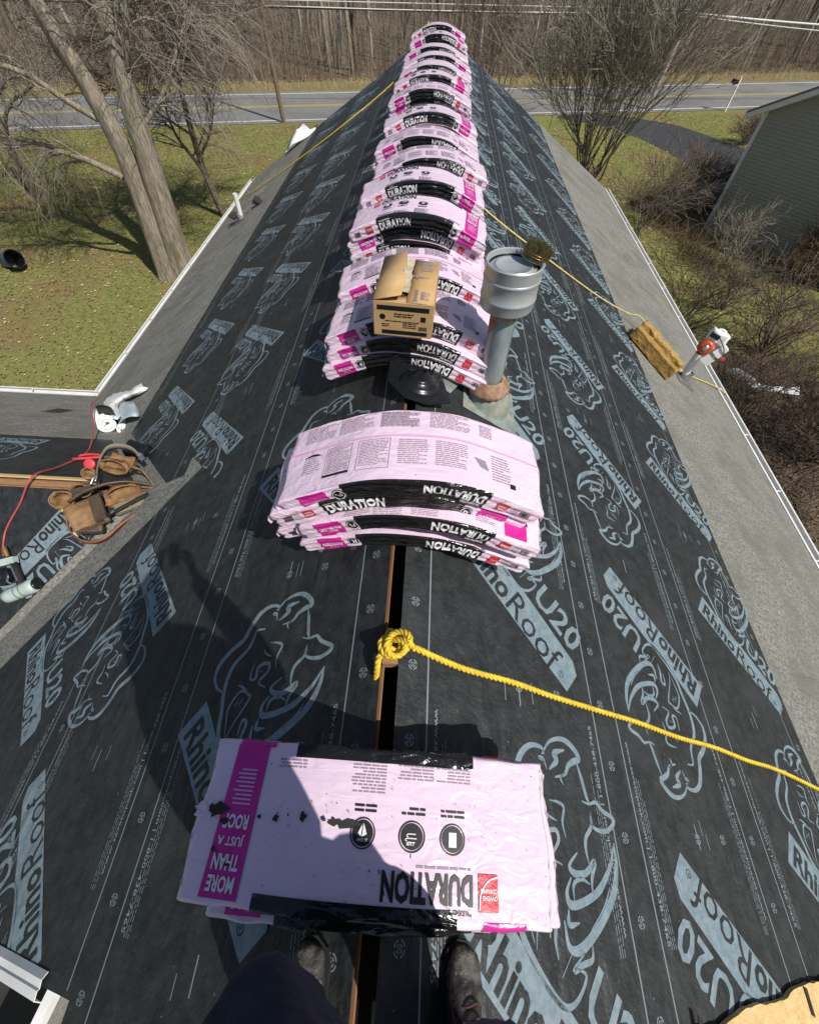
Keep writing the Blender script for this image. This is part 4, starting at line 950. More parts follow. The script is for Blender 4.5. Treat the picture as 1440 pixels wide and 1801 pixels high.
MB().box(zt(400, 830, .13), (.16, .07, .02), rotz(R_(28))).build('holster_plate', 'leather_dark', tb)
sweep(crom([zt(860, 250, .05), zt(720, 165, .07), zt(560, 150, .08), zt(440, 210, .09), zt(410, 360, .09), zt(430, 540, .08), zt(500, 690, .07)], 5), .062, .006, (.2, .35, 1)).build('belt_webbing', 'webbing', tb, True)
sweep(crom([zt(300, 990, .13), zt(420, 890, .16), zt(560, 800, .17), zt(720, 715, .16), zt(900, 645, .12), zt(1060, 612, .06), zt(1170, 600, .02)], 5), .03, .012, (.3, .5, 1)).build('strap', 'leather_dark', tb, True)
sweep(crom([zt(305, 1000, .10), zt(300, 1130, .07), zt(370, 1270, .04), zt(520, 1360, .025), zt(680, 1370, .02), zt(820, 1290, .02), zt(930, 1130, .02), zt(1060, 990, .02), zt(1180, 870, .02)], 5), .035, .012, (0, .3, 1)).build('strap', 'leather_red', tb, True)
sweep(crom([zt(830, 420, .08), zt(950, 440, .06), zt(1060, 520, .05), zt(1150, 600, .02)], 4), .04, .01, (.1, .2, 1)).build('strap', 'leather', tb, True)
MB().tube([zt(790, 1070, .09), zt(900, 960, .08), zt(1040, 820, .06), zt(1150, 730, .05)], [.014, .018, .02, .023], 8).build('hammer_handle', 'rubber', tb, True)
MB().box(zt(760, 1090, .10), (.12, .035, .03), rotz(R_(-42))).build('hammer_head', 'steel', tb)
MB().tube([zt(820, 1050, .11), zt(850, 1015, .11)], .008, 6).build('hammer_collar', 'steel', tb)
MB().tube(crom([zt(510, 780, .18), zt(530, 700, .20), zt(545, 650, .19), zt(550, 730, .18)], 4), .009, 6).build('metal_clip', 'steel', tb, True)
for dx in (0, 40): MB().box(zt(850+dx, 225+dx, .06), (.05, .045, .006), rotz(R_(-30))).build('buckle', 'steel', tb)
MB().tube(crom([zt(1160, 605, .02), zt(1220, 575, .015), zt(1290, 535, .012)], 4), .007, 6).build('buckle_prong', 'brass', tb, True)
MB().box(zt(215, 1045, .05), (.035, .03, .02)).build('marker_cap', 'rope_yellow', tb)
kp = lump((0, 0, .0), (.24, .15, .11), 3, .02, .03); tag(kp.build('knee_pad', 'black_plastic', smooth=True, mw=Matrix.Translation((-2.90, 2.85, -1.60)) @ rotz(R_(-15))), 'black rounded knee pad lying beside the tool belt', 'knee pad')
def wN_(x, y, off=0.0): return Vector((x, y, WZ-(y-WY)*ta+off/ca))
def wS_(x, y, off=0.0): return Vector((x, y, WZ-(WY-y)*ta+off/ca))
gr = empty('red_pliers', wN_(-3.42, 2.80, .03), (R_(-28), 0, R_(4)), 'red handled snips pointing out from under the tool belt', 'pliers')
for y0, y1, y2 in ((.05, .07, .06), (-.05, -.06, -.03)):
    MB().tube(crom([(-.17, y0, .0), (-.08, y1, .01), (.02, y2, .01), (.12, y2*.4, .01)], 4), [.008]+[.014]*11+[.01], 8).build('grip', 'red_grip', gr, True)
MB().prism([(.10, -.02), (.20, -.012), (.24, 0), (.20, .015), (.10, .02)], .012).build('jaw', 'steel', gr)

# ------------------------------------------------------------------ nail gun and its red hose on the near wing slope
ng = empty('nail_gun', wS_(-3.50, 1.36, .075), (AL, 0, 0), 'pale green coil roofing nail gun lying at the left edge of the roof', 'nail gun')
def zg(x, y, z=0.0): return Vector(((x-480)*.00038, (850-y)*.00044, z))
MB().lathe([(.03, -.02), (.058, .0), (.062, .05), (.062, .20), (.066, .21), (.066, .255), (.058, .27), (.05, .272)], 24, Matrix.Translation(zg(430, 1080)) @ rotz(R_(27)) @ Matrix.Rotation(R_(90), 4, 'Y')).build('cylinder_head', 'gun_green', ng, True)
MB().lathe([(.05, .0), (.054, .012), (.045, .022), (.02, .024), (.0005, .02)], 20, Matrix.Translation(zg(1060, 800)) @ rotz(R_(27)) @ Matrix.Rotation(R_(90), 4, 'Y')).build('exhaust_cap', 'black_plastic', ng, True)
for t in (.42, .60): MB().tube([zg(430, 1080)+Vector((math.cos(R_(27)), math.sin(R_(27)), 0))*(.272*t)+(Vector((-math.sin(R_(27)), math.cos(R_(27)), 0))*math.cos(a)+Vector((0, 0, 1))*math.sin(a))*.064 for a in np.linspace(0, 6.283, 24, endpoint=False)], .004, 5, closed=True).build('body_band', 'boot_grey', ng, True)
MB().tube([zg(720, 800), zg(600, 600), zg(470, 400)], [.034, .027, .03], 12).build('handle', 'rubber', ng, True)
MB().tube([zg(690, 740, .03), zg(480, 430, .032)], .006, 6).build('handle_rib', 'steel', ng)
MB().box(zg(350, 370), (.13, .06, .055), rotz(R_(18))).build('end_cap', 'gun_green', ng)
MB().tube([zg(320, 270), zg(240, 150), zg(200, 80)], [.014, .017, .012], 8).build('hose_fitting', 'brass', ng)
MB().lathe([(.075, -.035), (.08, -.025), (.08, .025), (.072, .035), (.02, .038), (.0005, .038)], 24, Matrix.Translation(zg(280, 690))).build('nail_canister', 'black_plastic', ng, True)
MB().lathe([(.03, .038), (.03, .044), (.0005, .046)], 14, Matrix.Translation(zg(280, 690))).build('canister_hub', 'rubber', ng)
for x, y, s in ((300, 1080, .06), (230, 1180, .045), (390, 960, .04)): MB().box(zg(x, y, -.01), (s, s*.8, s), rotz(R_(27))).build('nose_piece', 'steel', ng)
MB().tube(crom([zg(560, 800, .03), zg(520, 760, .05), zg(500, 700, .05)], 4), .008, 6).build('trigger', 'steel', ng)
ho = empty('air_hose', wS_(-3.62, 1.6, .03), None, 'thin red air hose looping from the nail gun over the wing ridge', 'hose')
hp = [wN_(-4.42, 4.36, .33), wN_(-4.10, 3.85, .34), wN_(-3.93, 3.55, .18), wN_(-3.68, 3.08, .03), wN_(-3.56, 2.78, .02), wN_(-3.52, 2.50, .03), Vector((-3.47, 2.24, WZ+.05)), wS_(-3.56, 2.02, .025), wS_(-3.66, 1.82, .02), wS_(-3.66, 1.67, .03), wS_(-3.605, 1.585, .07)]
MB().tube(crom(hp, 8), .0088, 8).build('hose', 'hose_red', ho, True, True)
fg = empty('packaging_flap', wS_(-3.02, 1.88, .02), (AL+R_(8), 0, R_(-25)), 'torn white wrapper with a red stripe beside the tool belt', 'wrapper')
def bent(name, rows, mt, parent, th=.003):
    m = MB(); c = len(rows[0])
    for r_ in rows: m.v += [tuple(p) for p in r_]
    for i in range(len(rows)-1):
        for j in range(c-1): a = i*c+j; m.f.append((a, a+1, a+c+1, a+c))
    o = m.build(name, mt, parent, True); md = o.modifiers.new('thickness', 'SOLIDIFY'); md.thickness = th; return o
bent('wrapper', [[(-.12, .08, .02), (-.02, .06, .03), (.10, .05, .01)], [(-.09, -.02, .0), (.0, -.03, .02), (.10, -.03, .02)], [(-.06, -.14, .01), (.02, -.12, .0), (.08, -.08, .01)]], 'white_sheet', fg)
bent('red_stripe', [[(.01, .063, .034), (.055, .058, .031)], [(-.03, -.028, .022), (.02, -.03, .028)]], 'red_grip', fg); bent('black_stripe', [[(-.03, -.03, .02), (.02, -.033, .028)], [(-.05, -.10, .012), (.0, -.11, .012)]], 'black_ink', fg)
pa = MB().prism([(-5.62, 2.60), (-5.32, 2.58), (-5.28, 2.80), (-5.58, 2.86)], .003, FN @ Matrix.Translation((0, 0, .008))).build('shingle_scrap', 'granule_black'); tag(pa, 'dark rectangular shingle scrap on the grey membrane near the wing gutter', 'shingle scrap')

# ------------------------------------------------------------------ white membrane rolls in the inside corner
def roll(name, c, axis, r, l, label, turns=2.3):
    o = empty(name, c, None, label, 'membrane roll'); A_ = Vector(axis).normalized(); M = A_.to_track_quat('Z', 'Y').to_matrix().to_4x4()
    m = MB(); n = int(turns*26); hole = r*.36
    for i in range(n+1):
        t = i/n; rr = hole+(r-hole)*t; a = t*turns*2*math.pi; rr *= 1+.05*math.sin(a*1.0+1)
        for z in (-l/2, l/2): m.v.append(tuple(M @ Vector((rr*math.cos(a), rr*math.sin(a), z+.008*math.sin(3*a)))))
    for i in range(n): m.f.append((2*i, 2*i+1, 2*i+3, 2*i+2))
    s_ = m.build('coiled_sheet', 'white_sheet', o, True); md = s_.modifiers.new('thickness', 'SOLIDIFY'); md.thickness = (r-hole)/turns*.94; md.offset = 1
    return o, M
c1 = Vector((-4.15, 3.95, -2.23)); ax = (-.70, .76, -.38)
o1, M1 = roll('membrane_roll', c1, ax, .128, .62, 'larger white membrane roll with a dark granulated patch in the roof corner')
m = MB()
for i in range(9):
    for z in (-.30, .10): m.v.append(tuple(M1 @ Vector((.150*math.cos(2.2-i*.24+1.2), .150*math.sin(2.2-i*.24+1.2), z))))
for i in range(8): m.f.append((2*i, 2*i+1, 2*i+3, 2*i+2))
gp = m.build('granule_side', 'granule_black', o1, True); gp.modifiers.new('thickness', 'SOLIDIFY').thickness = .006
roll('membrane_roll', Vector((-3.89, 3.87, -2.27)), (-.42, .82, -.36), .070, .34, 'smaller white membrane roll beside the larger one', 1.8)
fs = empty('release_film', (-4.0, 4.35, -2.30), None, 'crumpled white release film trailing from the membrane rolls', 'film sheet')
rr_ = random.Random(8)
rows_ =  [[(-4.465, 4.242, -2.49), (-3.919, 3.794, -2.09), (-3.711, 3.681, -1.981), (-3.892, 3.944, -2.179)], [(-4.614, 4.465, -2.554), (-4.019, 3.948, -2.114), (-3.986, 4.001, -2.141), (-4.102, 4.176, -2.324)], [(-4.846, 4.752, -2.712), (-4.212, 4.202, -2.227), (-4.18, 4.248, -2.254), (-4.317, 4.44, -2.45)], [(-5.073, 5.09, -2.891), (-4.405, 4.501, -2.385), (-4.207, 4.36, -2.293), (-4.28, 4.479, -2.44)], [(-4.952, 5.143, -2.844), (-4.375, 4.608, -2.403), (-4.101, 4.375, -2.231), (-4.161, 4.476, -2.359)], [(-4.422, 4.779, -2.511), (-4.112, 4.486, -2.261), (-3.975, 4.382, -2.181), (-4.047, 4.484, -2.304)], [(-4.177, 4.741, -2.368), (-3.897, 4.437, -2.135), (-3.852, 4.39, -2.132), (-3.891, 4.426, -2.236)], [(-4.047, 4.81, -2.316), (-3.835, 4.508, -2.123), (-3.804, 4.51, -2.15), (-3.722, 4.503, -2.149)]]
o = bent('film', rows_, 'white_sheet', fs, .004); o.matrix_parent_inverse = wmat(fs).inverted(); sb = o.modifiers.new('smooth', 'SUBSURF'); sb.levels = 2; sb.render_levels = 2; o.modifiers.move(1, 0)
dp = bpy.data.textures.new('crumple', 'CLOUDS'); dp.noise_scale = .12; dm = o.modifiers.new('crumple', 'DISPLACE'); dm.texture = dp; dm.strength = .06; o.modifiers.move(2, 1)
bs = empty('membrane_sheet', (-3.75, 4.2, -2.2), None, 'pale blue curled membrane offcut leaning behind the white rolls', 'membrane sheet')
o = bent('sheet',  [[(-3.935, 3.791, -2.274), (-4.415, 4.537, -2.53)], [(-3.809, 3.802, -2.118), (-4.097, 4.313, -2.275)], [(-3.565, 3.699, -1.942), (-3.854, 4.161, -2.11)], [(-3.429, 3.662, -1.885), (-3.777, 4.16, -2.1)], [(-3.445, 3.755, -1.999), (-3.863, 4.254, -2.22)]], 'blue_sheet', bs, .006); o.matrix_parent_inverse = wmat(bs).inverted()
sb = o.modifiers.new('smooth', 'SUBSURF'); sb.levels = 2; sb.render_levels = 2; o.modifiers.move(1, 0)
ff = empty('film_scrap', roofL(4.35, 16.0, .02), None, 'crumpled white film hanging over the far left rake edge', 'film sheet')
o = bent('film', [[(-.3, .1, .10), (-.1, .2, .2), (.1, .15, .1), (.3, .3, .2)], [(-.45, -.2, -.1), (-.2, -.1, .12), (.05, -.1, .05), (.25, .0, .12)], [(-.6, -.45, -.3), (-.35, -.4, -.1), (-.1, -.3, -.02), (.1, -.2, .05)]], 'white_sheet', ff, .004)
dm = o.modifiers.new('crumple', 'DISPLACE'); dm.texture = dp; dm.strength = .15

# ------------------------------------------------------------------ splintered boards at the near right rake, metal trim and lower roof at the near left
sbd = empty('splintered_board', roofR(1.9, Y0, .02), None, 'splintered raw wood board along the near right roof edge', 'board')
jr = random.Random(6); top = []; n = 46
for i in range(n): top.append((1.18+1.75*i/(n-1), Y0-.025+.075*(i/(n-1))+(jr.uniform(-.004, .005))+.010*math.sin(i*.5)))
mb = MB().prism(top+[(2.95, Y0-.16), (2.2, Y0-.175), (1.18, Y0-.16)], .02, FR @ Matrix.Translation((0, 0, .0215))); mb.build('board', 'raw_wood', sbd, world=True)
for s, l in ((1.42, .10), (2.28, .09)): MB().prism([(s-.012, Y0-.06), (s+.012, Y0-.07), (s+.02, Y0+.02), (s-.006, Y0+.03)], .003, FR @ Matrix.Translation((0, 0, .0425))).build('gap_shade_strip', 'gap_shade', sbd, world=True)  # dark strips laid on the board stand for shade in its gaps
for s in (1.95, 2.12, 2.32, 2.52): MB().prism([(s, Y0-.45), (s+.09, Y0-.45), (s+.09, Y0-.185), (s, Y0-.185)], .03, FR @ Matrix.Translation((0, 0, -.06))).build('slat', 'raw_wood', sbd, world=True)
rk = empty('rake_trim', roofL(2.0, -.72, .03), None, 'loose white aluminium rake trim at the near left roof edge', 'trim')
bent_rows = [[roofL(s, y+.02*(s-1.52), o_) for s in (1.50, 1.9, 2.4, 3.2)] for y, o_ in ((-.655, .02), (-.675, .035), (-.70, .03), (-.705, .036), (-.735, .032), (-.745, .0))]
o = bent('trim', bent_rows, 'white_metal', rk, .003); o.matrix_parent_inverse = wmat(rk).inverted(); o.data.polygons.foreach_set('use_smooth', [False]*len(o.data.polygons))
lr = empty('lower_roof', (-1.13, -1.44, -1.62), (R_(-8), 0, R_(-6)), 'small lower roof with grey shingles at the bottom left corner', 'roof')
MB().box((0, -.2, -.05), (1.3, 1.2, .06)).build('deck', 'brown_wood', lr); MB().box((-.25, .40, -.02), (.035, .9, .11), rotz(R_(0))).build('edge_trim', 'white_metal', lr) if False else None
MB().box((0.0, .42, -.01), (1.3, .05, .1)).build('edge_trim', 'white_metal', lr); MB().box((-.66, -.2, .0), (.05, 1.25, .12)).build('edge_trim', 'white_metal', lr)
MB().box((0, -.2, -2.2), (1.15, 1.0, 4.3)).build('wall', 'wall_paint', lr)
MB().box((-1.75, -.3, -.95), (2.3, 1.6, .05)).build('ground_shade_slab', 'granule_black', lr)  # added black slab stands for the shadowed ground below
sr_ = random.Random(2)
for rw in range(8):
    x = -.63-.07*(rw % 2)
    while x < .62:
        w_ = sr_.uniform(.10, .17); x1_ = min(x+w_-.006, .64); x0_ = max(x, -.63)
        if x1_-x0_ > .03: MB().box(((x0_+x1_)/2, .33-.14*rw, -.012-.0006*rw), (x1_-x0_, .15, .012), Matrix.Rotation(R_(-3), 4, 'X')).build('shingle', sr_.choice(('shingle_grey', 'shingle_light')), lr)
        x += w_

# ------------------------------------------------------------------ trees and shrubs (bare, early spring)
def grow(mb_big, mb_small, start, d, length, rad, depth, rnd, droop=0.0, up=.1, spread=.6, nseg=5, split=(2, 3), minr=.006, cut=.03, wander=.18, shrink=.72, sides=6):
    """recursive limb: thick pieces go to mb_big, thin ones to mb_small"""
    if rad > .3: wander, up = .05, .0
    p = Vector(start); d = Vector(d).normalized(); pts = [p.copy()]; rad_ = [rad]; ends = rad*shrink if depth > 0 else minr*.6
    kids = []
    for i in range(nseg):
        t = (i+1)/nseg
        d = (d+Vector((rnd.gauss(0, wander), rnd.gauss(0, wander), rnd.gauss(0, wander)+up-droop*t))).normalized()
        p = p+d*length/nseg; pts.append(p.copy()); rad_.append(max(minr*.6, rad+(ends-rad)*t))
        if depth > 0 and i >= 1 and rnd.random() < .62: kids.append((p.copy(), d.copy(), rad_[-1]))
    m = mb_big if rad > cut else mb_small
    m.tube(pts, rad_, sides if rad > cut else (4 if rad > .012 else 3), caps=False)
    if depth <= 0: return
    for _ in range(rnd.randint(*split)): kids.append((p.copy(), d.copy(), rad_[-1]))
    for (q, dd, r) in kids:
        ax = dd.orthogonal().normalized(); ax.rotate(Matrix.Rotation(rnd.uniform(0, 6.283), 3, dd)); ang = rnd.uniform(.35, 1.0)*spread
        nd = (dd*math.cos(ang)+ax*math.sin(ang))
        grow(mb_big, mb_small, q, nd, length*rnd.uniform(.58, .86), max(minr, r*rnd.uniform(.45, .72)), depth-1, rnd, droop*1.25, up*.8, spread, nseg, split, minr, cut, wander, shrink, sides)
def tree(name, label, loc, trunks, seed, cat='tree', barks=('bark', 'twig'), group=None, **kw):
    o = empty(name, loc, None, label, cat, group); rnd = random.Random(seed)
    big, small = MB(), MB()
    for (off, d, l, r, dep) in trunks: grow(big, small, off, d, l, r, dep, rnd, **kw)
    big.build('trunk', barks[0], o, True)
    if small.v: tag(small.build('crown', barks[1], o), kind='stuff')
    return o
def lawn_tree(name, label, loc, trunks, limbs, seed, barks, twig_n=3, droop=.22, twl=(.8, 2.2), tr=.006, tops=5):
    """trunks given as point lists with radii; limbs as (start, direction, length, radius); fine hanging twigs along every limb"""
    o = empty(name, loc, None, label, 'tree'); rs = random.Random(seed); big, small = MB(), MB(); ks = [rs.uniform(0, 6.28) for _ in range(8)]
    for pts, r0, r1 in trunks:
        p = crom(pts, 7); n = len(p); ns = 26; base = len(big.v)
        for i, c in enumerate(p):
            t = i/(n-1); r = r0+(r1-r0)*t**.7+.16*r0*max(0, 1-t*8)
            for k in range(ns):
                a = 6.2832*k/ns; w = 1+.05*math.sin(5*a+ks[0]+.3*c[2])+.05*math.sin(9*a+ks[1]-.4*c[2])+.03*math.sin(13*a+ks[2]+.9*c[2])+.04*rs.uniform(-1, 1)
                big.v.append((c[0]+r*w*math.cos(a), c[1]+r*w*math.sin(a), c[2]))
        for i in range(n-1):
            for k in range(ns): big.f.append((base+i*ns+k, base+i*ns+(k+1) % ns, base+(i+1)*ns+(k+1) % ns, base+(i+1)*ns+k))
        for _ in range(tops): limbs = limbs+[(p[-1], (rs.uniform(-1, 1), rs.uniform(-1, 1), rs.uniform(.3, 1)), rs.uniform(2.5, 4), r1*.42)]
    def run(p, d, l, r, seg, wander, sag, r_end):
        p, d = Vector(p), Vector(d).normalized(); q = [p.copy()]; rr = [r]
        for i in range(seg):
            d = (d+Vector((rs.gauss(0, wander), rs.gauss(0, wander), rs.gauss(0, wander)-sag))).normalized(); p = p+d*l/seg; q.append(p.copy()); rr.append(r+(r_end-r)*(i+1)/seg)
        return q, rr
    for (s, d, l, r) in limbs:
        q, rr = run(s, d, l, r, 9, .14, -.01, r*.3); big.tube(q, rr, 7, False)
        for i in range(2, len(q)):
            for _ in range(2 if i < 8 else 3):
                dd = (q[i]-q[i-1]).normalized()+Vector((rs.uniform(-1, 1), rs.uniform(-1, 1), rs.uniform(-.5, .8)))
                q2, r2 = run(q[i], dd, rs.uniform(.9, 2.2), max(.012, rr[i]*.42), 6, .2, .05, .009); (big if r2[0] > .03 else small).tube(q2, r2, 5 if r2[0] > .03 else 4, False)
                for j in range(1, len(q2)):
                    for _ in range(twig_n):
                        if rs.random() < .25: continue
                        dd = Vector((rs.uniform(-1, 1), rs.uniform(-1, 1), rs.uniform(-.5, .5)))+(q2[j]-q2[j-1]).normalized()*.8
                        q3, r3 = run(q2[j], dd, rs.uniform(*twl), tr*1.25, 5, .16, droop, tr*.45); small.tube(q3, r3, 3, False)
                        for m_ in (2, 4):
                            if rs.random() < .6: q4, r4 = run(q3[m_], (q3[m_]-q3[m_-1]).normalized()+Vector((rs.uniform(-.8, .8), rs.uniform(-.8, .8), rs.uniform(-.4, .2))), rs.uniform(.2, .7), tr*.8, 3, .15, droop*.6, tr*.4); small.tube(q4, r4, 3, False)
    big.build('trunk', barks[0], o, True); tag(small.build('crown', barks[1], o), kind='stuff'); return o
lawn_tree('maple_tree', 'big double-trunked bare tree on the left lawn beside the gutter', (-9.0, 15.05, GZ),
    [([(-.26, -.05, -.3), (-.18, 0, 1.2), (-.10, .1, 2.6), (-.16, .15, 4.2), (-.7, .2, 6.2), (-1.3, .3, 8)], .40, .17), ([(.24, .10, -.3), (.34, .12, 1.2), (.46, .16, 2.6), (.62, .25, 4.4), (.80, .5, 6.4), (.8, .8, 8.4)], .44, .20)],
    [((-.35, .0, 2.9), (-1, .30, .70), 4.4, .10), ((-.4, .1, 4.2), (-1, -.4, .7), 4.2, .085), ((.7, .2, 4.0), (.75, .5, .75), 3.2, .07), ((.75, .3, 5.0), (.5, -.6, .8), 3.2, .08), ((-.6, .2, 5.2), (-.9, .8, .6), 4.0, .09), ((.8, .5, 6.0), (.9, .1, .5), 3.2, .08)],
    31, ('bark_pale', 'twig_pale'), 3, .24, (.8, 2.3), .0060)
lawn_tree('small_tree', 'smaller dark crab tree standing behind the big tree on the lawn', (-9.1, 20.3, GZ),
    [([(.25, 0, -.2), (.05, 0, .8), (-.1, .05, 1.7), (-.12, .1, 3.0), (-.05, .15, 4.0)], .17, .07)], [((-.08, 0, 1.5), (-.55, .1, 1), 2.6, .075), ((-.1, .05, 2.0), (.7, .1, .8), 2.4, .06), ((-.12, .1, 2.6), (-.8, -.3, .7), 2.3, .05)],
    12, ('bark', 'twig'), 3, .05, (.5, 1.4), .0068, 5)
lawn_tree('small_tree', 'bare tree with long hanging twigs at the far left of the lawn', (-17.8, 21.5, GZ),
    [([(0, 0, -.2), (.1, 0, 1.5), (.3, .1, 3.5), (.6, .2, 6)], .24, .10)], [((.1, 0, 2.0), (.8, -.4, .7), 3.4, .08), ((.2, .1, 3.0), (.9, .4, .6), 3.4, .07), ((.3, .1, 3.6), (-.7, .2, .8), 3, .07)],
    17, ('bark', 'twig_pale'), 2, .2, (.8, 2.2), .0068, 4)
big_stems = [((random.Random(i).uniform(-.6, .6), random.Random(i+50).uniform(-.5, .5), -.1), (random.Random(i+9).uniform(-.95, .65), random.Random(i+70).uniform(-.6, .5), 1), 2.4+.5*(i % 3), .042, 4) for i in range(22)]
tree('multi_stem_tree', 'large many-stemmed bare shrub tree behind the right roof edge', (7.9, 26.5, GZ), big_stems, 5, barks=('twig', 'twig_pale'), droop=.0, up=.10, spread=.62, minr=.010, cut=.03, split=(1, 2), nseg=5, wander=.12)
tree('multi_stem_tree', 'dark bare bush rising behind the last stack of pink bundles', (3.4, 33.0, GZ), big_stems[:6], 8, barks=('bark', 'twig'), droop=.0, up=.10, spread=.62, minr=.010, cut=.03, split=(1, 2), wander=.12)
# shrubs between the two houses
def shrub(label, x, y, h, seed, mats_=('twig', 'twig'), n=9, lean=.5, dep=3, cat='shrub', minr=.006):
    rs = random.Random(seed)
    st = [((rs.uniform(-.2, .2)*h*.5, rs.uniform(-.2, .2)*h*.5, -.05), (rs.uniform(-lean, lean), rs.uniform(-lean, lean), 1), h*rs.uniform(.5, .8), .018+.008*h/2, dep) for _ in range(n)]
    o = tree('bare_shrub', label, (x, y, GZ), st, seed, cat, mats_, 'bare shrubs between the two houses', droop=.03, up=.05, spread=.75, minr=minr, cut=.016, split=(1, 3), nseg=4, wander=.16)
    return o
shrub('pale bare shrub at the foot of the neighbouring wall', 11.6, 17.6, 1.3, 41, ('twig_pale', 'twig_pale'), 12)
shrub('rust brown rounded shrub against the neighbouring wall at the right', 14.2, 16.6, 1.15, 42, ('twig_rust', 'twig_rust'), 34, .6, 3, minr=.007)
shrub('brown shrub beside the black driveway', 12.6, 24.6, 1.1, 43, ('twig_rust', 'twig_rust'), 26, .5)
shrub('tangled grey shrub just beyond the far right gutter', 8.6, 20.0, 1.9, 44, ('twig_pale', 'twig'), 12)
shrub('low brown shrub near the corner of the neighbouring house', 11.0, 21.6, 1.5, 45, ('twig_rust', 'twig'), 20)
shrub('thin dark shrub behind the leaf blower', 8.0, 12.6, 1.9, 46, ('twig_dark', 'twig_dark'), 10, .7)
shrub('spreading dark shrub right of the leaf blower', 10.6, 12.0, 1.5, 47, ('twig_dark', 'twig'), 16, .9)
shrub('dense dark thicket below the right gutter', 8.2, 8.4, 1.3, 48, ('twig_dark', 'twig_dark'), 26, .9)
shrub('thorny dark shrub at the right edge under the gutter', 9.6, 7.6, 1.3, 49, ('twig_dark', 'twig_dark'), 26, .9)
shrub('small dry shrub on the grass between the houses', 10.2, 14.6, 1.1, 50, ('twig', 'twig'), 12, .8)
shrub('reddish shrub near the driveway entrance', 14.6, 25.2, .8, 51, ('twig_dark', 'twig_dark'), 18, .6)
shrub('dead brown bush by the road next to the driveway', 18.6, 33.4, .9, 52, ('twig_rust', 'twig'), 24, .6)
# bramble mass on the ground, too tangled to count
def scatter_stems(name, region, n, hmin, hmax, mt, seed, z=GZ, curve=.5, r=.006):
    rs = random.Random(seed); m = MB()
    for i in range(n):
        x, y = region(rs); h = rs.uniform(hmin, hmax); a = rs.uniform(0, 6.283); c = rs.uniform(.1, curve)*h
        p = [(x, y, z), (x+c*.3*math.cos(a), y+c*.3*math.sin(a), z+h*.6), (x+c*math.cos(a), y+c*math.sin(a), z+h)]
        m.tube(p, [r, r*.8, r*.35], 3, False)
    return tag(m.build(name, mt), kind='stuff')
def box_reg(x0, x1, y0, y1): return lambda rs: (rs.uniform(x0, x1), rs.uniform(y0, y1))
scatter_stems('brambles', box_reg(5.9, 12.5, 2.5, 11.8), 3800, .15, .8, 'twig_dark', 61, curve=1.4)
scatter_stems('brambles', box_reg(6.4, 12.5, 5, 13.5), 1300, .2, .9, 'twig', 68, curve=1.4)
scatter_stems('dry_brush', lambda rs: (lambda t: (9.6+rs.gauss(0, .35)+1.6*t, 24.5-8.0*t+rs.gauss(0, .5)))(rs.random()), 1300, .2, .7, 'twig_rust', 62, curve=.9)
# woods beyond the road
def wood_reg(rs):
    x = rs.uniform(-75, 85); d = 4.5+rs.random()**1.3*52; return x, rf(x)+d
protos = []
for k in range(6):
    rs = random.Random(100+k); big, small = MB(), MB(); hh = rs.uniform(11, 17)
    grow(big, big, (0, 0, -.1), (rs.uniform(-.05, .05), rs.uniform(-.05, .05), 1), hh*.55, .13+.04*(k % 3), 2, rs, up=.12, spread=.55, minr=.012, cut=.0, nseg=7, wander=.05, split=(1, 2), sides=6, shrink=.7)
    protos.append([big.mesh(mm, True, 'woodland_tree') for mm in (('birch', 'bark_pale', 'bark')[k % 3],)][0])
rs = random.Random(77); spots = []
while len(spots) < 250:
    x, y = wood_reg(rs)
    if all((x-a)**2+(y-b)**2 > .8 for a, b in spots): spots.append((x, y))
for i, (x, y) in enumerate(spots):
    o = link('woodland_tree', protos[i % 6]); o.location = (x, y, GZ); s_ = rs.uniform(.7, 1.15); o.scale = (s_, s_, s_); o.rotation_euler = (rs.gauss(0, .05), rs.gauss(0, .05), rs.uniform(0, 6.28))
    tag(o, 'slender bare tree in the woods across the road', 'tree', 'trees in the woods across the road')
def under_reg(rs):
    x = rs.uniform(-60, 70); return x, rf(x)+3.6+rs.random()**1.7*42
scatter_stems('undergrowth', under_reg, 7000, .4, 2.6, 'twig', 63, curve=.35, r=.014)
scatter_stems('undergrowth', under_reg, 4500, .8, 5.5, 'twig_pale', 64, curve=.25, r=.015)
scatter_stems('undergrowth', under_reg, 3500, .3, 1.6, 'twig_rust', 65, curve=.5, r=.016)
scatter_stems('undergrowth', under_reg, 4500, .5, 2.6, 'twig_dark', 67, curve=1.1, r=.014)
birch = MB().tube([(0, 0, -.2), (.05, 0, 3), (.0, .05, 7), (.1, .1, 13)], [.17, .15, .12, .05], 9); bme = birch.mesh('birch', True, 'birch_trunk')
for i, (x, y, s_) in enumerate(((-8.3, 49.5, 1.2), (-26, 44, .8), (-21, 47, .7), (8, 54, .7), (22, 58, .9), (34, 60, .8))):
    o = link('birch_trunk', bme); o.location = (x, y, GZ); o.scale = (s_, s_, 1); o.rotation_euler = (rs.gauss(0, .04), rs.gauss(0, .06), i)
    tag(o, ('thick white birch trunk at the wood edge beside the utility pole', 'pale birch trunk at the wood edge behind the hanging twigs at left', 'thin white birch trunk deeper in the woods at left', 'white birch trunk in the woods just right of the pink row', 'white birch trunk in the woods above the mailbox', 'white birch trunk at the far right of the woods')[i], 'tree')
def verge_reg(rs): x = rs.uniform(-50, 60); return x, rf(x)+.8+rs.random()*3.4
scatter_stems('verge_grass', verge_reg, 5000, .1, .45, 'leaf_pale', 66, curve=.8, r=.012)
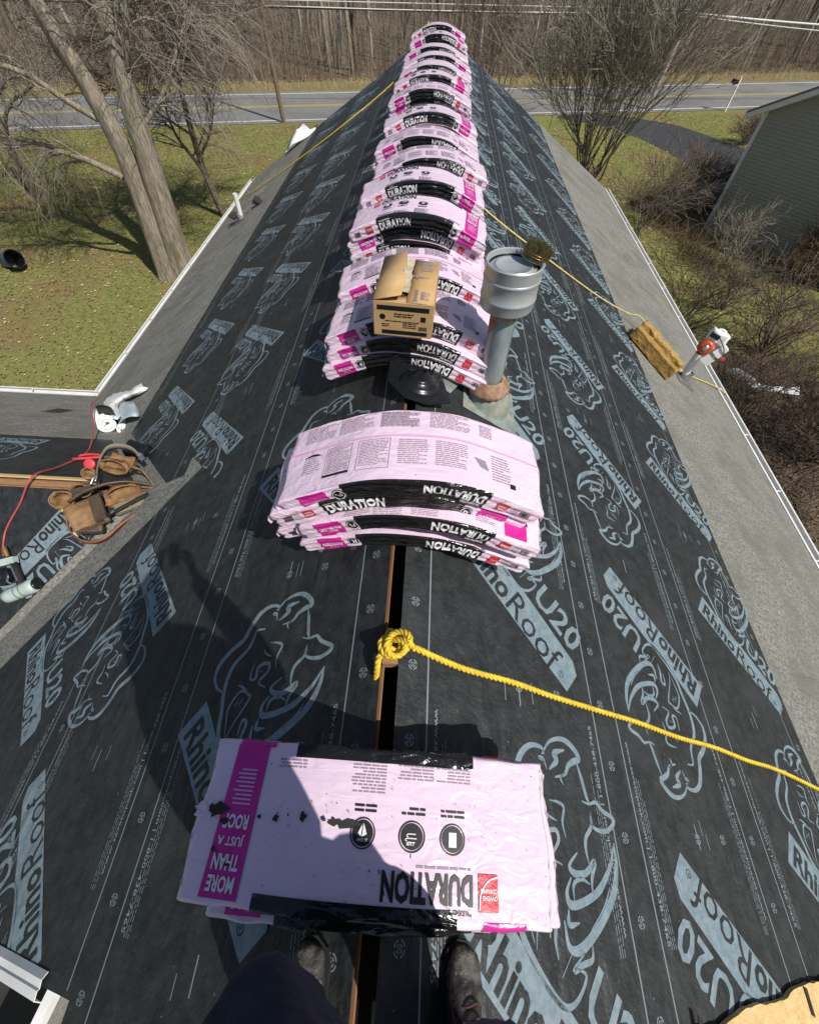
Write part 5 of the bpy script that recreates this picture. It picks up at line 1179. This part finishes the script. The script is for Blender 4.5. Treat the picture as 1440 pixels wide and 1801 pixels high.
# grass and fallen leaves
def in_poly(x, y, P):
    c = False
    for i in range(len(P)):
        (x0, y0_), (x1, y1_) = P[i-1], P[i]
        if (y0_ > y) != (y1_ > y) and x < (x1-x0)*(y-y0_)/(y1_-y0_)+x0: c = not c
    return c
def flakes(name, region, n, smin, smax, mt, seed, lift=.03):
    rs = random.Random(seed); m = MB()
    for i in range(n):
        x, y = region(rs); s = rs.uniform(smin, smax); a = rs.uniform(0, 6.283); t = rs.uniform(-.5, .5); c, q = math.cos(a), math.sin(a); z = GZ+lift+rs.random()*.02
        pts = [(-s, 0, 0), (-.1*s, -.55*s, t*s*.5), (s, 0, t*s*.3), (.1*s, .55*s, s*.25)]
        m.add([(x+px*c-py*q, y+px*q+py*c, z+pz) for px, py, pz in pts], [(0, 1, 2, 3)])
    return tag(m.build(name, mt), kind='stuff')
def lawn_reg(rs):
    while True:
        x, y = rs.uniform(-28, -5.6), rs.uniform(5.8, 35)
        if y < rn(x)-1: return x, y
def blades(name, region, n, seed, h=(.05, .13)):
    rs = random.Random(seed); m = MB()
    for i in range(n):
        x, y = region(rs)
        for k in range(3):
            a = rs.uniform(0, 6.283); hh = rs.uniform(*h); w = .012; dx, dy = math.cos(a)*hh*.6, math.sin(a)*hh*.6; px, py = x+rs.gauss(0, .03), y+rs.gauss(0, .03)
            m.add([(px-dy*w/hh, py+dx*w/hh, GZ), (px+dy*w/hh, py-dx*w/hh, GZ), (px+dx, py+dy, GZ+hh)], [(0, 1, 2)])
    return tag(m.build(name, 'grass_blade'), kind='stuff')
blades('grass', lawn_reg, 26000, 71)
def side_reg(rs):
    while True:
        x, y = rs.uniform(7.2, 24), rs.uniform(12.5, 40)
        if y < rn(x)-1 and not in_poly(x, y, DRIVE): return x, y
blades('grass', side_reg, 12000, 72); flakes('fallen_leaves', side_reg, 4000, .03, .07, 'leaf_pale', 78)
flakes('fallen_leaves', lawn_reg, 9000, .025, .06, 'leaf_pale', 73); flakes('fallen_leaves', lawn_reg, 11000, .03, .065, 'leaf_dry', 74)
flakes('fallen_leaves', box_reg(6.3, 14, 2.5, 27), 6500, .03, .07, 'leaf_dry', 75); flakes('fallen_leaves', under_reg, 9000, .08, .2, 'leaf_dry', 76)

# ------------------------------------------------------------------ neighbouring house
wd = Vector((.5995, -.8004, 0)); wnrm = Vector((-.8004, -.5995, 0))        # along the wall (towards the camera side), outward normal
nb = empty('neighbour_house', (12.1, 21.3, GZ), None, 'neighbouring house with dark green horizontal siding and white trim', 'house')
NF = frame((12.1, 21.3, GZ), wd, (0, 0, 1), wd.cross(Vector((0, 0, 1))))    # x along wall, y up
eave, rise, WLEN = 3.75, .50, 11.0
sgn = 1 if NF.col[2].to_3d().dot(wnrm) > 0 else -1
MB().prism([(0, 0), (WLEN, 0), (WLEN, eave), (WLEN/2, eave+rise*WLEN/2), (0, eave)], .1, NF @ Matrix.Translation((0, 0, -.11 if sgn > 0 else .01))).build('gable_wall', 'siding', nb, world=True)
bh = .112; y = .25
while y < eave+rise*WLEN/2-.2:
    a = 0 if y+bh < eave else (y+bh-eave)/rise; b = WLEN-a
    a = max(a, .08)
    if b-a > .3:
        zz = .036*sgn
        MB().add([(a, y, 0), (b, y, 0), (b, y, zz), (a, y, zz), (a, y+bh, 0), (b, y+bh, 0), (b, y+bh, zz*.12), (a, y+bh, zz*.12)], [(0, 1, 2, 3), (3, 2, 6, 7), (4, 5, 6, 7), (0, 3, 7, 4), (1, 2, 6, 5)], NF).build('siding_board', 'siding', nb, world=True)
    y += bh
MB().prism([(-.06, 0), (.07, 0), (.07, eave), (-.06, eave)], .09*sgn, NF @ Matrix.Translation((0, 0, -.03*sgn))).build('corner_trim', 'white_metal', nb, world=True)
MB().prism([(0, 0), (WLEN, 0), (WLEN, .25), (0, .25)], .06*sgn, NF).build('foundation', 'stone', nb, world=True)
for (x0, y0_, x1, y1_) in ((-.55, eave-.28, WLEN/2, eave+rise*WLEN/2), (WLEN+.55, eave-.28, WLEN/2, eave+rise*WLEN/2)):
    MB().prism([(x0, y0_), (x1, y1_), (x1, y1_+.16), (x0, y0_+.16)], .05*sgn, NF @ Matrix.Translation((0, 0, .30*sgn))).build('rake_board', 'white_metal', nb, world=True)
    MB().prism([(x0, y0_+.162), (x1, y1_+.162), (x1, y1_+.23), (x0, y0_+.23)], -9.4*sgn, NF @ Matrix.Translation((0, 0, .37*sgn))).build('roof_slope', 'shingle_grey', nb, world=True)
    MB().prism([(x0, y0_-.02), (x1, y1_-.02), (x1, y1_), (x0, y0_)], .30*sgn, NF @ Matrix.Translation((0, 0, .0))).build('soffit', 'white_metal', nb, world=True)
MB().prism([(0, 0), (.1, 0), (.1, eave), (0, eave)], -9.0*sgn, NF @ Matrix.Translation((0, 0, -.12*sgn))).build('side_wall', 'siding', nb, world=True)
MB().prism([(WLEN-.1, 0), (WLEN, 0), (WLEN, eave), (WLEN-.1, eave)], -9.0*sgn, NF @ Matrix.Translation((0, 0, -.12*sgn))).build('side_wall', 'siding', nb, world=True)
MB().prism([(.1, 0), (WLEN-.1, 0), (WLEN-.1, eave), (WLEN/2, eave+rise*WLEN/2), (.1, eave)], -.1*sgn, NF @ Matrix.Translation((0, 0, -9.0*sgn))).build('gable_wall', 'siding', nb, world=True)
MB().prism(GP, 9.0, frame(NF @ Vector((-.52, eave-.13, .2*sgn)), -wd, (0, 0, 1), -wnrm)).build('gutter', 'white_metal', nb, world=True)
bl = lump((0, 0, .3), (1.6, 1.1, .9), 4, .16, .2); tag(bl.build('boulder', 'stone', smooth=True, mw=Matrix.Translation((12.4, 23.6, GZ)) @ rotz(.4)), 'pale boulder at the corner of the neighbouring house', 'boulder')
# ------------------------------------------------------------------ poles, wires, mailboxes
def pole(loc, h, lean, r, mt, label):
    o = empty('utility_pole', loc, (lean[0], lean[1], 0), label, 'utility pole')
    MB().lathe([(r, -.3), (r*.95, h*.3), (r*.8, h*.7), (r*.62, h)], 12).build('shaft', mt, o, True)
    MB().box((0, 0, h-.6), (2.2, .1, .12)).build('crossarm', mt, o)
    for x in (-.9, -.3, .3, .9): MB().lathe([(.03, 0), (.05, .05), (.03, .1), (.045, .14), (.0005, .16)], 10, Matrix.Translation((x, 0, h-.54))).build('insulator', 'white_metal', o, True)
    return o
pole((-9.45, 34.15, GZ), 9.5, (0, R_(-2), 0), .13, 'pole_wood', 'brown wooden utility pole beside the road left of the roof')
pole((14.75, 40.7, GZ), 10, (0, R_(7.5), 0), .15, 'pole_pale', 'weathered grey utility pole across from the driveway at the right')
def wire(a, b, sag, r, mt, label):
    a, b = Vector(a), Vector(b); m = MB().tube([a.lerp(b, t)-Vector((0, 0, sag*4*t*(1-t))) for t in np.linspace(0, 1, 24)], r, 4)
    tag(m.build('overhead_wire', mt, smooth=True), label, 'wire')
wire((-60, 30.0, -1.2), (15.3, 40.7, -1.80), .1, .03, 'wire_dark', 'dark cable crossing the woods left of the pink row')
wire((-60, 29.5, -.9), (15.3, 40.7, -1.50), .1, .02, 'wire', 'thin upper cable crossing the woods at the top')
wire((-14, 36.5, -1.55), (15.3, 40.7, -1.63), .12, .026, 'wire', 'pale cable reaching the right pole from the left')
wire((15.3, 40.7, -1.63), (70, 52, -2.0), .7, .045, 'wire', 'thick white cable running right from the right pole')
wire((15.3, 40.7, -1.72), (70, 51.5, -2.3), .9, .022, 'wire', 'thin white cable under the thick one at the right')
def mailbox(loc, h, box, label):
    o = empty('mailbox', loc, (0, R_(2), R_(14)), label, 'mailbox')
    MB().box((0, 0, h/2), (.09, .09, h)).build('post', 'white_metal', o); MB().lathe([(.065, h), (.045, h+.05), (.0005, h+.08)], 4).build('post_cap', 'white_metal', o)
    if box:
        MB().box((-.2, 0, h-.32), (.5, .07, .07)).build('arm', 'white_metal', o)
        mm = MB().prism([(-.1, 0), (.1, 0), (.1, .12), (.07, .19), (0, .215), (-.07, .19), (-.1, .12)], .48, frame((-.34, .24, h-.28), (1, 0, 0), (0, 0, 1), (0, -1, 0))); mm.build('box', 'black_plastic', o)
    return o
mailbox((20.3, 41.0, GZ), 1.65, True, 'black mailbox on a white post by the road')
mailbox((27.6, 43.0, GZ), 1.6, False, 'plain white post by the road right of the mailbox')
# ------------------------------------------------------------------ black tub on the lawn, debris
tbk = empty('plastic_tub', (-14.95, 15.1, GZ+.30), (R_(72), 0, R_(62)), 'black plastic tub with blue bands lying on its side on the lawn', 'tub')
MB().lathe([(.0005, -.42), (.25, -.42), (.28, .40), (.30, .42), (.30, .45), (.27, .45), (.24, -.38), (.0005, -.38)], 26).build('tub', 'black_plastic', tbk, angle=40)
for z in (.22, .30): MB().lathe([(.278, z), (.284, z+.005), (.284, z+.03), (.278, z+.035)], 26).build('blue_band', 'bin_blue', tbk, True)
hsd = random.Random(3)
for i, (x, y) in enumerate(((-9.2, 8.4), (-9.6, 8.2), (-10.1, 8.6), (-9.9, 7.9), (-10.4, 8.1))):
    o = lump((0, 0, .02), (.18, .13, .03), i, .03, .06).build('shingle_scrap', 'evergreen', mw=Matrix.Translation((x, y, GZ+.03)) @ rotz(i)); tag(o, 'small dark scrap dropped on the lawn near the wing gutter', 'scrap', 'dark scraps on the lawn')
ff = empty('film_scrap', (8.8, 9.4, GZ+.4), None, 'torn grey plastic film caught in the brambles below the right gutter', 'film sheet')
o = bent('film', [[(-.4, .7, .3), (-.2, .7, .35)], [(-.15, .35, .25), (.0, .42, .4)], [(.1, .0, .2), (.25, .12, .3)], [(.7, -.15, .25), (.75, .0, .35)], [(1.2, -.1, .2), (1.25, .1, .3)]], 'white_sheet', ff, .01); dm = o.modifiers.new('crumple', 'DISPLACE'); dm.texture = dp; dm.strength = .2
# ------------------------------------------------------------------ the photographer
person = empty('person', (.05, -.55, -.1), None, 'person in navy trousers and worn black boots standing astride the ridge', 'person')
def skinned(name, verts, edges, mt, sub=2, root=0, flat=None):
    me = bpy.data.meshes.new(name); me.from_pydata([v[:3] for v in verts], edges, []); me.materials.append(MATS[mt])
    o = link(name, me, person, True); sk = o.modifiers.new('skin', 'SKIN'); sk.use_smooth_shade = True; sk.branch_smoothing = .4
    for i, v in enumerate(verts):
        d = me.skin_vertices[0].data[i]; d.radius = (v[3], v[4] if len(v) > 4 else v[3]); d.use_root = i == root
    s = o.modifiers.new('subdivision', 'SUBSURF'); s.levels = sub; s.render_levels = sub; return o
def chain(vs, es, start, pts):
    p = start
    for q in pts: vs.append(q); es.append((p, len(vs)-1)); p = len(vs)-1
    return p
# joints
PEL = (.10, -.64, .86); CH = (.085, -.53, 1.22); NK = (.055, -.48, 1.47)
SHL, SHR = (-.13, -.49, 1.40), (.235, -.49, 1.40); ELL, ELR = (-.26, -.36, 1.28), (.44, -.38, 1.22); WRL, WRR = (-.055, -.13, 1.60), (.185, -.13, 1.60)
KNL, KNR = (-.165, -.385, .52), (.275, -.45, .48); ANL, ANR = (-.165, -.66, .03), (.275, -.66, -.03)
vs = [(*PEL, .13, .11)]; es = []
c = chain(vs, es, 0, [(.045, -.64, 1.02, .125, .10), (*CH, .14, .11), (.055, -.50, 1.36, .11, .09)]); nk = chain(vs, es, c, [(*NK, .055)])
hd = chain(vs, es, nk, [(.056, -.455, 1.58, .082), (.056, -.46, 1.67, .092), (.056, -.47, 1.74, .07)])
chain(vs, es, hd-1, [(.056, -.362, 1.635, .016), (.056, -.345, 1.622, .010)])           # nose
def arm(sh, el, wr, side):
    a = chain(vs, es, c, [(*sh, .062), ((sh[0]+el[0])/2, (sh[1]+el[1])/2, (sh[2]+el[2])/2, .050), (*el, .043), ((el[0]+wr[0])/2, (el[1]+wr[1])/2, (el[2]+wr[2])/2, .038), (*wr, .026)])
    p = chain(vs, es, a, [(wr[0]-side*.012, wr[1]+.05, wr[2]+.05, .026)])
    for k, (dl, off) in enumerate(((.045, -.022), (.055, -.007), (.052, .008), (.042, .022))):
        x0 = wr[0]-side*.02; chain(vs, es, p, [(x0-side*.004+.002*k, wr[1]+.075+off*.8, wr[2]+.085-off, .0095), (x0-side*.03, wr[1]+.085+off*.8+dl*.2, wr[2]+.105-off, .0088), (x0-side*.045, wr[1]+.075+off*.8+dl*.1, wr[2]+.112-off, .0075)])
    chain(vs, es, p, [(wr[0]-side*.03, wr[1]+.035, wr[2]+.075, .0115), (wr[0]-side*.05, wr[1]+.045, wr[2]+.095, .010), (wr[0]-side*.06, wr[1]+.06, wr[2]+.10, .008)])
arm(SHL, ELL, WRL, -1); arm(SHR, ELR, WRR, 1)
def leg(kn, an, sx, r):
    hp = (PEL[0]+sx*.10, PEL[1]+.01, PEL[2]-.06)
    chain(vs, es, 0, [(*hp, r[0]), ((hp[0]+kn[0])/2, (hp[1]+kn[1])/2+.02, (hp[2]+kn[2])/2, r[1]), (*kn, r[2]), ((kn[0]+an[0])/2, (kn[1]+an[1])/2-.03, (kn[2]+an[2])/2, r[3]), (*an, r[4]), (an[0], an[1]+.12, an[2]-.07, .035)])
leg(KNL, ANL, -1, (.10, .082, .06, .055, .042)); leg(KNR, ANR, 1, (.10, .082, .06, .055, .042))
skinned('body', vs, es, 'skin')
vs = [(*PEL, .155, .14)]; es = []
leg(KNL, ANL, -1, (.17, .165, .150, .12, .095)); leg(KNR, ANR, 1, (.17, .155, .13, .11, .09))
vs = [v for v in vs]; drop = [i for i, v in enumerate(vs) if v[3] == .035]; es = [e for e in es if e[1] not in drop]; vs = [v if i not in drop else None for i, v in enumerate(vs)]
remap = {}; nv = []
for i, v in enumerate(vs):
    if v is not None: remap[i] = len(nv); nv.append(v)
tr_ = skinned('trousers', nv, [(remap[a], remap[b]) for a, b in es], 'denim', 3)
ctex = bpy.data.textures.new('cloth_folds', 'CLOUDS'); ctex.noise_scale = .11
dm = tr_.modifiers.new('folds', 'DISPLACE'); dm.texture = ctex; dm.strength = .075; dm.mid_level = .5
vs = [(PEL[0]+.02, PEL[1], PEL[2]-.02, .27, .21)]; es = []
c = chain(vs, es, 0, [(.10, -.60, 1.02, .30, .22), (*CH, .34, .24), (.055, -.50, 1.37, .12, .10)])  # unseen jacket, bulked out so its cast shadow has no gaps
for sh, el, wr in ((SHL, ELL, WRL), (SHR, ELR, WRR)):
    chain(vs, es, c, [(*sh, .12), ((sh[0]+el[0])/2, (sh[1]+el[1])/2, (sh[2]+el[2])/2, .118), (*el, .105), ((el[0]+wr[0])/2, (el[1]+wr[1])/2, (el[2]+wr[2])/2, .075), (wr[0], wr[1]-.02, wr[2]-.02, .050)])
MB().lathe([(.0005, 0), (.10, .0), (.125, .06), (.13, .20), (.12, .24), (.10, .22), (.0005, .10)], 16, Matrix.Translation((.36, -.60, .66)) @ Matrix.Rotation(R_(8), 4, 'Y') @ Matrix.Diagonal((.75, 1.1, 1, 1))).build('added_hip_bulk', 'leather', person, True, True)  # unseen bulk added at the hip to widen the shadow on the bundle
jk = skinned('jacket', vs, es, 'jacket', 2); dm = jk.modifiers.new('folds', 'DISPLACE'); dm.texture = ctex; dm.strength = .03
MB().lathe([(.118, 1.66), (.116, 1.70), (.105, 1.755), (.075, 1.80), (.03, 1.82), (.0005, 1.822)], 24, Matrix.Translation((.056, -.47, 0))).build('cap_crown', 'jacket', person, True, True)
MB().prism([(-.09, 0), (.09, 0), (.075, .075), (0, .10), (-.075, .075)], .006, Matrix.Translation((.056, -.40, 1.675)) @ Matrix.Rotation(R_(-12), 4, 'X')).build('cap_brim', 'jacket', person, world=True)
MB().lathe([(.098, 1.60), (.106, 1.64), (.108, 1.68)], 24, Matrix.Translation((.056, -.485, 0))).build('hair', 'hair', person, True, True)
for sx in (-1, 1):
    MB().lathe([(.0005, -.011), (.008, -.008), (.011, 0), (.008, .008), (.0005, .011)], 10, Matrix.Translation((.056+sx*.032, -.388, 1.655))).build('eye', 'eye', person, True, True)
    MB().lathe([(.0005, -.012), (.018, -.010), (.024, .0), (.018, .006), (.0005, .004)], 12, Matrix.Translation((.056+sx*.096, -.465, 1.64)) @ Matrix.Rotation(R_(90), 4, 'Y')).build('ear', 'skin', person, True, True)
MB().tube([(.030, -.372, 1.592), (.056, -.366, 1.590), (.082, -.372, 1.592)], .005, 6).build('mouth', 'lace', person, True, True)
# boots: lofted sections from heel to toe, laid on the slope
def boot(M):
    secs = [(-.150, .030, .040, .13), (-.142, .040, .050, .17), (-.115, .046, .055, .175), (-.07, .047, .055, .17), (-.03, .047, .05, .145), (.02, .052, .04, .108), (.06, .058, .03, .088), (.095, .060, .028, .078), (.125, .054, .026, .070), (.147, .040, .026, .058), (.157, .018, .028, .045)]
    m = MB(); n = 16
    for (y, w, zc, h) in secs:
        for k in range(n):
            a = 2*math.pi*k/n; cx, sz = math.cos(a), math.sin(a); ex = math.copysign(abs(cx)**.75, cx); ez = math.copysign(abs(sz)**.8, sz)
            z = .022+(h-.022)*(.5+.5*ez); m.v.append((w*ex*(1-.28*max(0, ez)), y, z))
    for i in range(len(secs)-1):
        for k in range(n): m.f.append((i*n+k, i*n+(k+1) % n, (i+1)*n+(k+1) % n, (i+1)*n+k))
    m.f += [tuple(range(n)), tuple(range((len(secs)-1)*n, len(secs)*n))]
    b = m.build('boot', 'boot_leather', person, True, True, mw=M); s = b.modifiers.new('subdivision', 'SUBSURF'); s.levels = 2; s.render_levels = 2
    dm = b.modifiers.new('creases', 'DISPLACE'); t = bpy.data.textures.new('creases', 'CLOUDS'); t.noise_scale = .035; dm.texture = t; dm.strength = .012
    so = [(-.045, -.15), (.045, -.15), (.05, -.05), (.056, .06), (.062, .10), (.052, .14), (.02, .166), (-.02, .166), (-.052, .14), (-.06, .10), (-.05, .0)]
    MB().prism(so, .028, Matrix.Translation((0, 0, 0))).build('sole', 'rubber', b)
    for k in range(5):
        y = .045-.024*k; z = .102+.016*k; MB().tube(crom([(-.034, y-.006, z-.022), (-.012, y, z), (.012, y+.01, z+.001), (.034, y+.004, z-.022)], 4), .0035, 6).build('lace', 'lace', b, True)
    MB().tube(crom([(-.03, -.07, .155), (-.05, .0, .12), (-.06, .05, .075), (-.055, .03, .10)], 5), .0035, 6).build('lace', 'lace', b, True)
    return b
boot(FL @ Matrix.Translation((-.165, -.525, .016)) @ rotz(R_(7)) @ Matrix.Rotation(R_(10), 4, 'Y'))
boot(FR @ Matrix.Translation((.285, -.525, .016)) @ rotz(R_(-9)) @ Matrix.Rotation(R_(-10), 4, 'Y'))
ph = empty('smartphone', tuple(CAMLOC-fw*.02+dn2*.055), None, 'dark smartphone held up by the photographer above the ridge', 'phone')
PM = frame(CAMLOC-fw*.02+dn2*.055, rt2, dn2, fw.normalized())
MB().box((0, 0, 0), (.076, .16, .008)).build('case', 'phone', ph, True and False, True, mw=PM); MB().box((0, 0, -.0046), (.07, .15, .0006)).build('screen', 'black_plastic', ph, False, True, mw=PM)
